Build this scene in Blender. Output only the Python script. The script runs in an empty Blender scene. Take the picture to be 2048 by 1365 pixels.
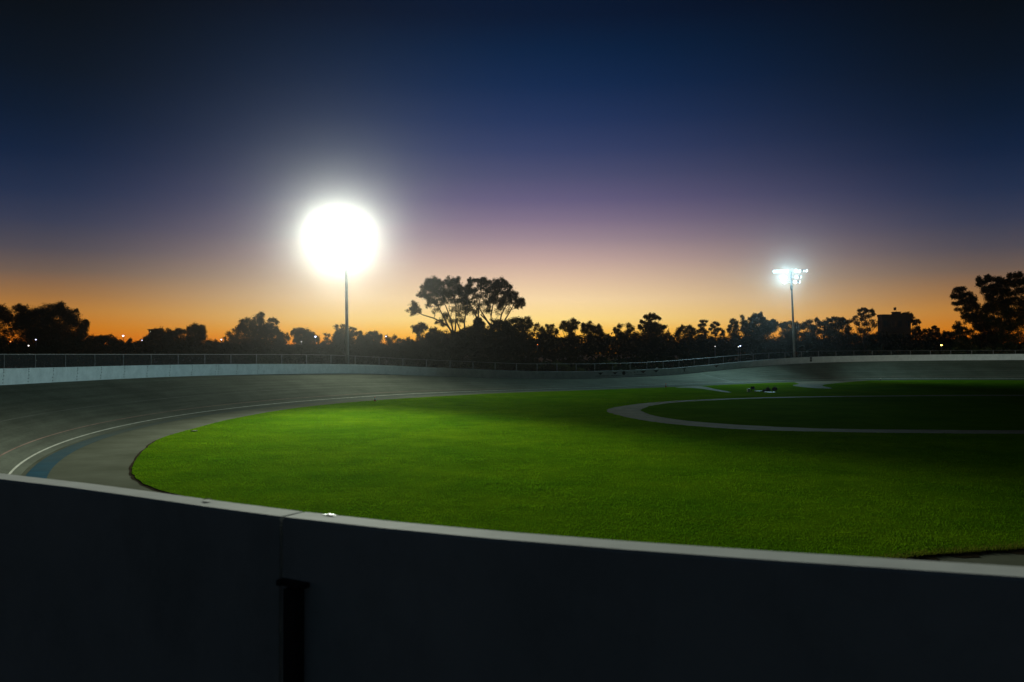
import bpy, math, random
import numpy as np
from mathutils import Vector, Matrix

random.seed(7)
rng = np.random.default_rng(11)
scene = bpy.context.scene
col = scene.collection

# ------------------------------------------------------------------ camera
F = 1707.0          # focal length in pixels of the 2048 px wide photograph
ZC = 4.292          # eye height above the infield
YH = 699.6          # horizon row
cam_d = bpy.data.cameras.new('camera')
cam = bpy.data.objects.new('camera', cam_d)
col.objects.link(cam)
cam_d.sensor_width = 36.0
cam_d.lens = F / 2048.0 * 36.0
cam_d.clip_start = 0.05
cam_d.clip_end = 5000
cam.location = (0, 0, ZC)
cam.rotation_euler = (math.radians(90) + math.atan((YH - 682.5) / F), 0, 0)
cam_d.dof.use_dof = True
cam_d.dof.focus_distance = 60
cam_d.dof.aperture_fstop = 5.6
scene.camera = cam


def srgb(r, g, b):
    f = lambda c: (c / 255) / 12.92 if c / 255 <= 0.04045 else ((c / 255 + 0.055) / 1.055) ** 2.4
    return (f(r), f(g), f(b), 1.0)


# ------------------------------------------------------------------ world: dusk sky
SUN_AZ = math.radians(0.5)      # where the sun went down, from +Y
world = bpy.data.worlds.new('World')
scene.world = world
world.use_nodes = True
nt = world.node_tree
nt.nodes.clear()
N = lambda t: nt.nodes.new(t)
L = lambda a, b: nt.links.new(a, b)


def wmath(op, a, b=None, c=None):
    n = N('ShaderNodeMath')
    n.operation = op
    for i, v in enumerate((a, b, c)):
        if v is None:
            continue
        if isinstance(v, (int, float)):
            n.inputs[i].default_value = v
        else:
            L(v, n.inputs[i])
    return n.outputs[0]


out = N('ShaderNodeOutputWorld')
tc = N('ShaderNodeTexCoord')
sep = N('ShaderNodeSeparateXYZ')
L(tc.outputs['Generated'], sep.inputs[0])
elev = wmath('MULTIPLY', wmath('ARCSINE', sep.outputs['Z']), 180 / math.pi / 45.0)
az = wmath('ARCTAN2', sep.outputs['X'], sep.outputs['Y'])
daz = wmath('ABSOLUTE', wmath('SUBTRACT', az, SUN_AZ))
mr = N('ShaderNodeMapRange')
mr.interpolation_type = 'SMOOTHSTEP'
L(daz, mr.inputs['Value'])
mr.inputs['From Min'].default_value = 0.0
mr.inputs['From Max'].default_value = math.radians(30)


def ramp(stops):
    r = N('ShaderNodeValToRGB')
    r.color_ramp.interpolation = 'EASE' if False else 'LINEAR'
    els = r.color_ramp.elements
    for i, (deg, c) in enumerate(stops):
        e = els[i] if i < 2 else els.new(deg / 45.0)
        e.position = max(0.0, deg / 45.0)
        e.color = srgb(*c)
    L(elev, r.inputs[0])
    return r.outputs[0]


def rows(tab, extra):
    # table by photo row -> elevation in degrees
    st = [(math.degrees(math.atan((YH - y) / F)), c) for y, c in tab]
    return ramp(sorted(st + extra, key=lambda q: q[0]))


glow = rows([(690, (250, 152, 16)), (675, (254, 184, 56)), (660, (255, 204, 94)), (640, (255, 222, 138)), (600, (250, 219, 170)), (560, (226, 194, 166)), (520, (194, 164, 158)), (480, (156, 134, 146)), (440, (125, 109, 135)), (400, (97, 89, 124)), (350, (72, 74, 110)), (300, (49, 60, 100)), (240, (29, 48, 89)), (170, (9, 37, 76)), (100, (0, 29, 63)), (30, (0, 18, 46))],
            [(30.0, (0, 13, 36)), (45.0, (0, 8, 24))])
side = rows([(690, (205, 98, 4)), (660, (200, 119, 27)), (630, (184, 124, 53)), (600, (152, 109, 66)), (560, (106, 89, 80)), (520, (74, 71, 82)), (470, (48, 55, 80)), (420, (27, 42, 72)), (350, (6, 28, 58)), (280, (0, 19, 43)), (200, (0, 12, 28)), (100, (0, 6, 15)), (10, (0, 2, 7))],
            [(30.0, (0, 6, 14)), (45.0, (0, 5, 13))])
back = ramp([(0.0, (44, 49, 52)), (4.0, (41, 47, 52)), (10.0, (31, 40, 46)), (20.0, (15, 25, 33)), (45.0, (4, 12, 19))])
mix = N('ShaderNodeMix')
mix.data_type = 'RGBA'
L(mr.outputs[0], mix.inputs['Factor'])
L(glow, mix.inputs['A'])
L(side, mix.inputs['B'])
mr2 = N('ShaderNodeMapRange')          # away from the sunset the sky is plain night blue
mr2.interpolation_type = 'SMOOTHSTEP'
L(daz, mr2.inputs['Value'])
mr2.inputs['From Min'].default_value = math.radians(34)
mr2.inputs['From Max'].default_value = math.radians(105)
mix2 = N('ShaderNodeMix')
mix2.data_type = 'RGBA'
L(mr2.outputs[0], mix2.inputs['Factor'])
L(mix.outputs['Result'], mix2.inputs['A'])
L(back, mix2.inputs['B'])
bg = N('ShaderNodeBackground')
L(mix2.outputs['Result'], bg.inputs['Color'])
bg.inputs['Strength'].default_value = 1.0
# the clear-air part of the twilight: physical sky with the sun just under the horizon
sky = N('ShaderNodeTexSky')
sky.sky_type = 'NISHITA'
sky.sun_disc = False
sky.sun_elevation = math.radians(-4.0)
sky.sun_rotation = SUN_AZ
bg2 = N('ShaderNodeBackground')
L(sky.outputs[0], bg2.inputs['Color'])
bg2.inputs['Strength'].default_value = 0.05
add = N('ShaderNodeAddShader')
L(bg.outputs[0], add.inputs[0])
L(bg2.outputs[0], add.inputs[1])
L(add.outputs[0], out.inputs['Surface'])

# ------------------------------------------------------------------ exposure and sampling
scene.view_settings.view_transform = 'Standard'
scene.view_settings.look = 'None'
scene.view_settings.exposure = 0.0
scene.view_settings.gamma = 1.0
scene.view_settings.use_curve_mapping = False
cy = scene.cycles
cy.use_denoising = True
try:
    cy.denoiser = 'OPENIMAGEDENOISE'
except Exception:
    pass
cy.max_bounces = 6
cy.diffuse_bounces = 3
cy.glossy_bounces = 2
cy.transparent_max_bounces = 12
cy.volume_bounces = 2
cy.sample_clamp_indirect = 4.0
cy.use_light_tree = True

# floodlight beams (radiant power per lamp)
POWER_A = 180000.0
POWER_B = 100000.0
HAZE = 1.16e-4
HAZE_G = 0.965

# ------------------------------------------------------------------ helpers


def mesh_obj(name, verts, faces, mat=None, parent=None, smooth=False):
    me = bpy.data.meshes.new(name)
    me.from_pydata([tuple(map(float, v)) for v in verts], [], faces)
    if smooth:
        me.polygons.foreach_set('use_smooth', [True] * len(me.polygons))
    me.update()
    if mat:
        me.materials.append(mat)
    o = bpy.data.objects.new(name, me)
    col.objects.link(o)
    if parent:
        o.parent = parent
        o.matrix_parent_inverse = Matrix.Translation(-parent_loc(parent))
    return o


def parent_loc(p):
    v = Vector((0, 0, 0))
    while p is not None:
        v = v + p.location
        p = p.parent if p.parent and p.matrix_parent_inverse == Matrix.Identity(4) else None
    return v


def tris_obj(name, V, mat, parent=None, tri=3):
    """V: (n,3,3) loose triangles"""
    V = np.asarray(V, dtype=np.float32)
    n = len(V)
    me = bpy.data.meshes.new(name)
    me.vertices.add(n * 3)
    me.vertices.foreach_set('co', V.reshape(-1))
    me.loops.add(n * 3)
    me.loops.foreach_set('vertex_index', np.arange(n * 3, dtype=np.int32))
    me.polygons.add(n)
    me.polygons.foreach_set('loop_start', np.arange(0, n * 3, 3, dtype=np.int32))
    me.update(calc_edges=True)
    me.materials.append(mat)
    o = bpy.data.objects.new(name, me)
    col.objects.link(o)
    if parent:
        o.parent = parent
        o.matrix_parent_inverse = Matrix.Translation(-parent_loc(parent))
    return o


def empty(name, loc):
    o = bpy.data.objects.new(name, None)
    o.location = loc
    o.empty_display_size = 0.2
    col.objects.link(o)
    return o


def tag(o, label=None, cat=None, group=None, kind=None):
    for k, v in (('label', label), ('category', cat), ('group', group), ('kind', kind)):
        if v:
            o[k] = v
    return o


class MB:
    def __init__(s):
        s.v = []
        s.f = []

    def add(s, verts, faces):
        b = len(s.v)
        s.v += [tuple(v) for v in verts]
        s.f += [tuple(i + b for i in f) for f in faces]
        return s

    def box(s, c, size, rot=None):
        hx, hy, hz = [q / 2 for q in size]
        vs = [Vector((x, y, z)) for x in (-hx, hx) for y in (-hy, hy) for z in (-hz, hz)]
        if rot is not None:
            vs = [rot @ v for v in vs]
        vs = [v + Vector(c) for v in vs]
        return s.add(vs, [(0, 1, 3, 2), (4, 6, 7, 5), (0, 4, 5, 1), (2, 3, 7, 6), (0, 2, 6, 4), (1, 5, 7, 3)])

    def tube(s, pts, radii, n=8, cap=True):
        pts = [Vector(p) for p in pts]
        if not hasattr(radii, '__len__'):
            radii = [radii] * len(pts)
        b = len(s.v)
        for i, p in enumerate(pts):
            d = (pts[min(i + 1, len(pts) - 1)] - pts[max(i - 1, 0)]).normalized()
            a = d.cross(Vector((0, 0, 1)))
            if a.length < 1e-3:
                a = Vector((1, 0, 0))
            a.normalize()
            c = d.cross(a).normalized()
            for k in range(n):
                t = 2 * math.pi * k / n
                s.v.append(tuple(p + (a * math.cos(t) + c * math.sin(t)) * radii[i]))
        for i in range(len(pts) - 1):
            for k in range(n):
                k2 = (k + 1) % n
                s.f.append((b + i * n + k, b + i * n + k2, b + (i + 1) * n + k2, b + (i + 1) * n + k))
        if cap:
            s.f.append(tuple(b + k for k in range(n))[::-1])
            s.f.append(tuple(b + (len(pts) - 1) * n + k for k in range(n)))
        return s

    def lathe(s, c, prof, n=16, axis=None):
        """prof: (r, h) list; axis rotates z"""
        R = axis if axis is not None else Matrix.Identity(3)
        b = len(s.v)
        for r, h in prof:
            for k in range(n):
                t = 2 * math.pi * k / n
                s.v.append(tuple(Vector(c) + R @ Vector((r * math.cos(t), r * math.sin(t), h))))
        for i in range(len(prof) - 1):
            for k in range(n):
                k2 = (k + 1) % n
                s.f.append((b + i * n + k, b + i * n + k2, b + (i + 1) * n + k2, b + (i + 1) * n + k))
        s.f.append(tuple(b + k for k in range(n))[::-1])
        s.f.append(tuple(b + (len(prof) - 1) * n + k for k in range(n)))
        return s

    def build(s, name, mat, parent=None, smooth=False):
        return mesh_obj(name, s.v, s.f, mat, parent, smooth)


# ------------------------------------------------------------------ materials


def material(name, base, rough=0.8, vary=0.0, scale=3.0, base2=None, bump=0.0, bscale=30.0, detail=6.0, metallic=0.0, emit=None, estr=0.0, stretch=None, spec=0.5):
    m = bpy.data.materials.new(name)
    m.use_nodes = True
    t = m.node_tree
    p = t.nodes['Principled BSDF']
    p.inputs['Roughness'].default_value = rough
    p.inputs['Metallic'].default_value = metallic
    p.inputs['Specular IOR Level'].default_value = spec
    p.inputs['Base Color'].default_value = (*base, 1)
    geo = t.nodes.new('ShaderNodeNewGeometry')
    vec = geo.outputs['Position']
    if stretch:
        mp = t.nodes.new('ShaderNodeMapping')
        mp.inputs['Scale'].default_value = stretch
        t.links.new(vec, mp.inputs['Vector'])
        vec = mp.outputs[0]
    if base2 is not None or vary:
        nz = t.nodes.new('ShaderNodeTexNoise')
        nz.inputs['Scale'].default_value = scale
        nz.inputs['Detail'].default_value = detail
        nz.inputs['Roughness'].default_value = 0.62
        t.links.new(vec, nz.inputs['Vector'])
        r = t.nodes.new('ShaderNodeValToRGB')
        r.color_ramp.elements[0].position = 0.32
        r.color_ramp.elements[1].position = 0.68
        b2 = base2 if base2 is not None else tuple(c * (1 - vary) for c in base)
        r.color_ramp.elements[0].color = (*b2, 1)
        r.color_ramp.elements[1].color = (*base, 1)
        t.links.new(nz.outputs['Fac'], r.inputs[0])
        t.links.new(r.outputs[0], p.inputs['Base Color'])
    if bump:
        nb = t.nodes.new('ShaderNodeTexNoise')
        nb.inputs['Scale'].default_value = bscale
        nb.inputs['Detail'].default_value = 5
        t.links.new(vec, nb.inputs['Vector'])
        bm = t.nodes.new('ShaderNodeBump')
        bm.inputs['Strength'].default_value = bump
        bm.inputs['Distance'].default_value = 0.02
        t.links.new(nb.outputs['Fac'], bm.inputs['Height'])
        t.links.new(bm.outputs[0], p.inputs['Normal'])
    if emit:
        p.inputs['Emission Color'].default_value = (*emit, 1)
        p.inputs['Emission Strength'].default_value = estr
    return m


def lamp_material(name, colr, strength):
    m = material(name, (0.1, 0.1, 0.1), emit=colr, estr=strength)
    m.cycles.emission_sampling = 'NONE'
    return m


def leafy(name, base, base2, trans=0.35, scale=0.6):
    m = bpy.data.materials.new(name)
    m.use_nodes = True
    t = m.node_tree
    t.nodes.clear()
    o = t.nodes.new('ShaderNodeOutputMaterial')
    geo = t.nodes.new('ShaderNodeNewGeometry')
    nz = t.nodes.new('ShaderNodeTexNoise')
    nz.inputs['Scale'].default_value = scale
    nz.inputs['Detail'].default_value = 5
    nz.inputs['Roughness'].default_value = 0.65
    t.links.new(geo.outputs['Position'], nz.inputs['Vector'])
    r = t.nodes.new('ShaderNodeValToRGB')
    r.color_ramp.elements[0].position = 0.3
    r.color_ramp.elements[1].position = 0.7
    r.color_ramp.elements[0].color = (*base2, 1)
    r.color_ramp.elements[1].color = (*base, 1)
    t.links.new(nz.outputs['Fac'], r.inputs[0])
    if name in ('lawn_turf', 'grass_blade', 'inner_turf'):      # worn and lusher areas metres across
        n2 = t.nodes.new('ShaderNodeTexNoise')
        n2.inputs['Scale'].default_value = 0.16
        n2.inputs['Detail'].default_value = 6
        n2.inputs['Roughness'].default_value = 0.6
        t.links.new(geo.outputs['Position'], n2.inputs['Vector'])
        r2 = t.nodes.new('ShaderNodeValToRGB')
        r2.color_ramp.elements[0].position = 0.35
        r2.color_ramp.elements[0].color = (0.76, 0.86, 0.85, 1)
        r2.color_ramp.elements[1].position = 0.65
        r2.color_ramp.elements[1].color = (1.2, 1.08, 1.0, 1)
        t.links.new(n2.outputs['Fac'], r2.inputs[0])
        m2 = t.nodes.new('ShaderNodeMix')
        m2.data_type = 'RGBA'
        m2.blend_type = 'MULTIPLY'
        m2.inputs['Factor'].default_value = 1.0
        t.links.new(r.outputs[0], m2.inputs['A'])
        t.links.new(r2.outputs[0], m2.inputs['B'])
        csock = m2.outputs['Result']
    else:
        csock = r.outputs[0]
    d = t.nodes.new('ShaderNodeBsdfDiffuse')
    tr = t.nodes.new('ShaderNodeBsdfTranslucent')
    mx = t.nodes.new('ShaderNodeMixShader')
    mx.inputs[0].default_value = trans
    t.links.new(csock, d.inputs['Color'])
    t.links.new(csock, tr.inputs['Color'])
    t.links.new(d.outputs[0], mx.inputs[1])
    t.links.new(tr.outputs[0], mx.inputs[2])
    t.links.new(mx.outputs[0], o.inputs['Surface'])
    return m


def track_material():
    m = material('track_concrete', (0.098, 0.108, 0.082), rough=0.95, base2=(0.068, 0.076, 0.057), scale=0.35, bump=0.12, bscale=25, spec=0.008)
    t = m.node_tree
    p = t.nodes['Principled BSDF']
    src = p.inputs['Base Color'].links[0].from_socket
    geo = [n for n in t.nodes if n.type == 'NEW_GEOMETRY'][0]
    # fine grit and darker drifts rubbed in by tyres
    n2 = t.nodes.new('ShaderNodeTexNoise')
    n2.inputs['Scale'].default_value = 9.0
    n2.inputs['Detail'].default_value = 8
    t.links.new(geo.outputs['Position'], n2.inputs['Vector'])
    mx = t.nodes.new('ShaderNodeMix')
    mx.data_type = 'RGBA'
    mx.blend_type = 'MULTIPLY'
    mx.inputs['Factor'].default_value = 0.55
    t.links.new(src, mx.inputs['A'])
    t.links.new(n2.outputs['Fac'], mx.inputs['B'])
    uv = t.nodes.new('ShaderNodeUVMap')
    uv.uv_map = 'along'
    mp = t.nodes.new('ShaderNodeMapping')
    mp.inputs['Scale'].default_value = (0.06, 1.6, 1)
    t.links.new(uv.outputs[0], mp.inputs['Vector'])
    n3 = t.nodes.new('ShaderNodeTexNoise')
    n3.inputs['Scale'].default_value = 1.6
    n3.inputs['Detail'].default_value = 7
    n3.inputs['Roughness'].default_value = 0.6
    t.links.new(mp.outputs[0], n3.inputs['Vector'])
    r3 = t.nodes.new('ShaderNodeValToRGB')
    r3.color_ramp.elements[0].position = 0.3
    r3.color_ramp.elements[0].color = (0.95, 0.95, 0.95, 1)
    r3.color_ramp.elements[1].position = 0.7
    r3.color_ramp.elements[1].color = (1.6, 1.6, 1.6, 1)
    t.links.new(n3.outputs['Fac'], r3.inputs[0])
    g = t.nodes.new('ShaderNodeMix')
    g.data_type = 'RGBA'
    g.blend_type = 'MULTIPLY'
    g.inputs['Factor'].default_value = 1.0
    t.links.new(r3.outputs[0], g.inputs['B'])
    t.links.new(mx.outputs['Result'], g.inputs['A'])
    t.links.new(g.outputs['Result'], p.inputs['Base Color'])
    return m


M = {}
M['track'] = track_material()
M['apron'] = material('apron_concrete', (0.112, 0.12, 0.092), rough=0.95, base2=(0.078, 0.084, 0.062), scale=0.5, bump=0.1, bscale=20, spec=0.0)
M['path'] = material('path_concrete', (0.17, 0.168, 0.13), rough=0.9, base2=(0.11, 0.108, 0.08), scale=0.8, bump=0.12, bscale=18, spec=0.01)
M['wall'] = material('white_wall_paint', (0.70, 0.72, 0.72), rough=0.85, base2=(0.56, 0.59, 0.59), scale=1.6, bump=0.06, bscale=8, spec=0.04)
tw_ = M['wall'].node_tree
pw_ = tw_.nodes['Principled BSDF']
srcw = pw_.inputs['Base Color'].links[0].from_socket
gw = [q for q in tw_.nodes if q.type == 'NEW_GEOMETRY'][0]
mpw = tw_.nodes.new('ShaderNodeMapping')
mpw.inputs['Scale'].default_value = (2.0, 2.0, 1.6)
tw_.links.new(gw.outputs['Position'], mpw.inputs['Vector'])
nw_ = tw_.nodes.new('ShaderNodeTexNoise')
nw_.inputs['Scale'].default_value = 2.2
nw_.inputs['Detail'].default_value = 9
nw_.inputs['Roughness'].default_value = 0.7
tw_.links.new(mpw.outputs[0], nw_.inputs['Vector'])
rw_ = tw_.nodes.new('ShaderNodeValToRGB')
rw_.color_ramp.elements[0].position = 0.33
rw_.color_ramp.elements[0].color = (0.45, 0.44, 0.42, 1)
rw_.color_ramp.elements[1].position = 0.52
rw_.color_ramp.elements[1].color = (1, 1, 1, 1)
tw_.links.new(nw_.outputs['Fac'], rw_.inputs[0])
mw_ = tw_.nodes.new('ShaderNodeMix')
mw_.data_type = 'RGBA'
mw_.blend_type = 'MULTIPLY'
mw_.inputs['Factor'].default_value = 0.22
tw_.links.new(srcw, mw_.inputs['A'])
tw_.links.new(rw_.outputs[0], mw_.inputs['B'])
tw_.links.new(mw_.outputs['Result'], pw_.inputs['Base Color'])
M['line'] = material('white_line_paint', (0.5, 0.5, 0.44), rough=0.85, base2=(0.3, 0.3, 0.25), scale=3, spec=0.0)
M['wornline'] = material('worn_line_paint', (0.3, 0.29, 0.25), rough=0.7, base2=(0.09, 0.088, 0.075), scale=1.2, spec=0.2)
M['redline'] = material('red_line_paint', (0.3, 0.2, 0.165), rough=0.85, base2=(0.15, 0.105, 0.085), scale=1.5, spec=0.0)
M['blueline'] = material('stayer_line_paint', (0.17, 0.17, 0.15), rough=0.9, base2=(0.09, 0.095, 0.075), scale=0.3, spec=0.0)
M['blue'] = material('blue_band_paint', (0.034, 0.092, 0.135), rough=0.95, base2=(0.028, 0.07, 0.1), scale=1.5, spec=0.0)
tb = M['blue'].node_tree               # fresh near the start of the turn, rubbed back to asphalt further round
pb = tb.nodes['Principled BSDF']
fresh = pb.inputs['Base Color'].links[0].from_socket
gb = [q for q in tb.nodes if q.type == 'NEW_GEOMETRY'][0]
sx = tb.nodes.new('ShaderNodeSeparateXYZ')
tb.links.new(gb.outputs['Position'], sx.inputs[0])
nb_ = tb.nodes.new('ShaderNodeTexNoise')
nb_.inputs['Scale'].default_value = 0.8
nb_.inputs['Detail'].default_value = 6
tb.links.new(gb.outputs['Position'], nb_.inputs['Vector'])
ma = tb.nodes.new('ShaderNodeMath')
ma.operation = 'MULTIPLY_ADD'
tb.links.new(nb_.outputs['Fac'], ma.inputs[0])
ma.inputs[1].default_value = 14.0
tb.links.new(sx.outputs['Y'], ma.inputs[2])
mb = tb.nodes.new('ShaderNodeMapRange')
tb.links.new(ma.outputs[0], mb.inputs['Value'])
mb.inputs['From Min'].default_value = 35.0
mb.inputs['From Max'].default_value = 52.0
mb.inputs['To Max'].default_value = 0.86
mc = tb.nodes.new('ShaderNodeMix')
mc.data_type = 'RGBA'
tb.links.new(mb.outputs[0], mc.inputs['Factor'])
tb.links.new(fresh, mc.inputs['A'])
mc.inputs['B'].default_value = (0.085, 0.095, 0.078, 1)
tb.links.new(mc.outputs['Result'], pb.inputs['Base Color'])
M['joint'] = material('joint_filler', (0.05, 0.05, 0.045), rough=0.9)
M['steel'] = material('galvanised_steel', (0.17, 0.165, 0.15), rough=0.6, vary=0.4, scale=5, metallic=0.2)
M['pole'] = material('pole_steel', (0.28, 0.29, 0.27), rough=0.55, vary=0.3, scale=2, metallic=0.3)
M['darkmetal'] = material('dark_housing', (0.05, 0.05, 0.05), rough=0.5)
M['bracket'] = material('rusty_bracket', (0.035, 0.03, 0.028), rough=0.8, vary=0.4, scale=30)
M['post'] = material('dark_post', (0.03, 0.032, 0.035), rough=0.8, vary=0.4, scale=20)
M['soil'] = material('soil_edge', (0.045, 0.036, 0.024), rough=1.0, vary=0.5, scale=6, bump=0.3, bscale=30, spec=0.0)
M['lawn'] = leafy('lawn_turf', (0.08, 0.16, 0.003), (0.042, 0.098, 0.002), 0.1, 0.45)
M['lawn_inner'] = leafy('inner_turf', (0.05, 0.12, 0.006), (0.034, 0.085, 0.005), 0.1, 0.5)
M['blade'] = leafy('grass_blade', (0.09, 0.192, 0.003), (0.034, 0.103, 0.002), 0.5, 1.1)
M['dryblade'] = leafy('dry_grass_blade', (0.13, 0.15, 0.012), (0.07, 0.07, 0.015), 0.4, 3.0)
M['earth'] = material('outer_ground', (0.05, 0.045, 0.03), rough=0.95, base2=(0.03, 0.033, 0.016), scale=0.2, bump=0.4, bscale=4)
M['leaf'] = leafy('gum_leaves', (0.06, 0.075, 0.028), (0.035, 0.045, 0.02), 0.25, 0.5)
M['leafdark'] = leafy('dark_leaves', (0.04, 0.05, 0.02), (0.024, 0.032, 0.013), 0.2, 0.4)
M['leafolive'] = leafy('olive_leaves', (0.11, 0.12, 0.035), (0.05, 0.06, 0.02), 0.3, 1.5)
M['bark'] = material('gum_bark', (0.12, 0.095, 0.07), rough=0.9, vary=0.5, scale=2)
M['orange'] = material('cone_orange', (0.75, 0.16, 0.03), rough=0.6, vary=0.2, scale=8)
M['cream'] = material('weathered_white', (0.7, 0.68, 0.6), rough=0.6, vary=0.25, scale=6)
M['black'] = material('black_fabric', (0.02, 0.022, 0.02), rough=0.9, vary=0.4, scale=20)
M['emblem'] = material('dark_print', (0.10, 0.10, 0.09), rough=0.7, vary=0.5, scale=6)
M['emblemred'] = material('faded_red_print', (0.20, 0.13, 0.115), rough=0.7, vary=0.4, scale=6)
M['stucco'] = material('brown_stucco', (0.16, 0.12, 0.09), rough=0.9, vary=0.3, scale=0.6)
M['glass'] = material('dark_window_glass', (0.02, 0.022, 0.026), rough=0.15)
M['flag'] = material('flag_cloth', (0.2, 0.05, 0.05), rough=0.9)

# ------------------------------------------------------------------ the oval
C1 = np.array([26.717, 49.277])
PHI = 0.633
LEN = 44.576
RW = 54.367                        # inner face of the perimeter wall
U = np.array([math.cos(PHI), math.sin(PHI)])
VV = np.array([-U[1], U[0]])
ARC = math.pi * RW
PERIM = 2 * LEN + 2 * ARC


def oval(s, off=0.0):
    """point on the oval, s metres along the wall from the start of the near-left turn, off metres outside the wall"""
    s = s % PERIM
    R = RW + off
    if s < ARC:
        t = s / RW
        return C1 + R * (-math.cos(t) * VV - math.sin(t) * U)
    if s < ARC + LEN:
        return C1 + R * VV + (s - ARC) * U
    if s < 2 * ARC + LEN:
        t = (s - ARC - LEN) / RW
        return C1 + LEN * U + R * (math.cos(t) * VV + math.sin(t) * U)
    return C1 + LEN * U - R * VV - (s - 2 * ARC - LEN) * U


TOP = [(0, 2.6), (30, 3.75), (50, 3.95), (58, 3.975), (60.6, 3.955), (61.1, 3.938), (61.4, 3.924), (61.65, 3.911), (61.95, 3.897), (62.3, 3.883), (62.67, 3.873), (63.05, 3.868), (63.4, 3.869), (63.8, 3.871), (64.4, 3.862), (72, 3.80), (90, 3.60), (105, 3.38), (116.5, 3.27), (119.5, 3.235), (124.7, 3.195),
       (129.8, 3.175), (134.8, 3.15), (140, 3.105), (144.5, 3.05), (150, 2.97), (155.2, 2.88), (157.7, 2.81), (160.2, 2.73), (164.8, 2.49),
       (168, 2.34), (170.9, 2.2), (174, 2.045), (177.5, 1.895), (180, 1.8), (184.9, 1.69), (188.5, 1.645), (192.2, 1.655), (194.6, 1.685),
       (197.8, 1.73), (200.5, 1.77), (203.1, 1.83), (205.8, 1.935), (208.7, 2.075), (211.4, 2.22), (214.5, 2.395), (217.5, 2.56), (220.5, 2.715),
       (223.2, 2.86), (228.2, 3.1), (232.3, 3.23), (235.2, 3.29), (241, 3.385), (247, 3.475), (254.1, 3.545), (264.2, 3.63), (285, 3.7), (320, 3.7),
       (345, 3.5), (370, 2.7), (390, 2.0), (410, 1.8), (PERIM, 2.6)]
TS = np.array([a for a, b in TOP])
TZ = np.array([b for a, b in TOP])


def wall_top(s):
    s = s % PERIM
    k_ = 0.12 if 58 < s < 68 else 0.9
    return 0.25 * float(np.interp((s - k_) % PERIM, TS, TZ)) + 0.5 * float(np.interp(s, TS, TZ)) + 0.25 * float(np.interp((s + k_) % PERIM, TS, TZ))


WALL_H = 0.9
WALL_T = 0.088
rim = lambda s: wall_top(s) - WALL_H
W_BANK = 6.45                      # width of the banking


def bank_z(s, w):
    """height of the track surface w metres inside the wall"""
    if w >= W_BANK:
        return 0.0
    t = 1 - w / W_BANK
    return rim(s) * (0.93 * t + 0.07 * t * t) if t > 0 else 0.0


def strip(name, w0, w1, s0, s1, ds, mat, lift=0.0, parent=None, nw=1, zf=bank_z, closed=False, smooth=True):
    n = max(2, int((s1 - s0) / ds) + 1)
    vs, fs = [], []
    for i in range(n):
        s = s0 + (s1 - s0) * i / (n if closed else n - 1)
        for j in range(nw + 1):
            w = w0 + (w1 - w0) * j / nw
            p = oval(s, -w)
            vs.append((p[0], p[1], zf(s, w) + lift))
    k = nw + 1
    for i in range(n if closed else n - 1):
        a, b = i * k, ((i + 1) % n) * k
        for j in range(nw):
            fs.append((a + j, a + j + 1, b + j + 1, b + j))
    o = mesh_obj(name, vs, fs, mat, parent, smooth)
    uv = o.data.uv_layers.new(name='along')            # metres along and across the track
    for poly_ in o.data.polygons:
        for li in poly_.loop_indices:
            vi = o.data.loops[li].vertex_index
            i_, j_ = divmod(vi, k)
            uv.data[li].uv = ((s0 + (s1 - s0) * i_ / (n if closed else n - 1)), w0 + (w1 - w0) * j_ / nw)
    return o


# ------------------------------------------------------------------ ground outside, track, apron
def ground_z(s, off):
    near = rim(s) - 0.24
    if off <= 4:
        return near
    t = min(1.0, (off - 4) / 12)
    t = t * t * (3 - 2 * t)
    return near * (1 - t) + 1.1 * t


offs = [0.05, 1.2, 2.6, 4, 6, 9, 12, 16, 40, 120, 300, 560]
gv, gf = [], []
ns = 220
for i in range(ns):
    s = PERIM * i / ns
    for o_ in offs:
        p = oval(s, o_)
        gv.append((p[0], p[1], ground_z(s, o_)))
k = len(offs)
for i in range(ns):
    a, b = i * k, ((i + 1) % ns) * k
    for j in range(k - 1):
        gf.append((a + j, b + j, b + j + 1, a + j + 1))
tag(mesh_obj('ground', gv, gf, M['earth'], smooth=True), kind='structure')

track = tag(strip('track', -0.05, W_BANK, 0, PERIM, 1.0, M['track'], nw=8, closed=True), kind='structure')
bed = [oval(PERIM * i / 240, -W_BANK + 0.25) for i in range(240)]
tag(mesh_obj('apron', [(p[0], p[1], -0.004) for p in bed], [tuple(range(240))], M['apron']), kind='structure')
# painted lines, widths of the racing rules
strip('painted_line', 6.13, 6.195, 0, PERIM, 0.6, M['line'], 0.006, track, closed=True)
strip('painted_line', 5.42, 5.475, 0, PERIM, 0.6, M['redline'], 0.007, track, closed=True)
strip('painted_line', 3.50, 3.56, 0, PERIM, 0.8, M['blueline'], 0.007, track, closed=True)
flat = lambda s, w: 0.0
strip('blue_band', 6.62, 7.30, 62, PERIM + 62, 0.7, M['blue'], 0.005, track, zf=flat)
for s_, tw in ((208.6, 0.035), (211.6, 0.02)):        # lines across the track
    n = 9
    vs, fs = [], []
    for j in range(n):
        w = 0.15 + (W_BANK - 0.2) * j / (n - 1)
        for q in (-tw, tw):
            p = oval(s_ + q, -w)
            vs.append((p[0], p[1], bank_z(s_, w) + 0.012))
    for j in range(n - 1):
        fs.append((2 * j, 2 * j + 1, 2 * j + 3, 2 * j + 2))
    mesh_obj('cross_line', vs, fs, M['blueline' if tw < 0.03 else 'wornline'], track)


def unproj(px, py, z=0.0):
    d = F * (ZC - z) / (py - YH)
    return np.array([(px - 1024) / F * d, d])


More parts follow.
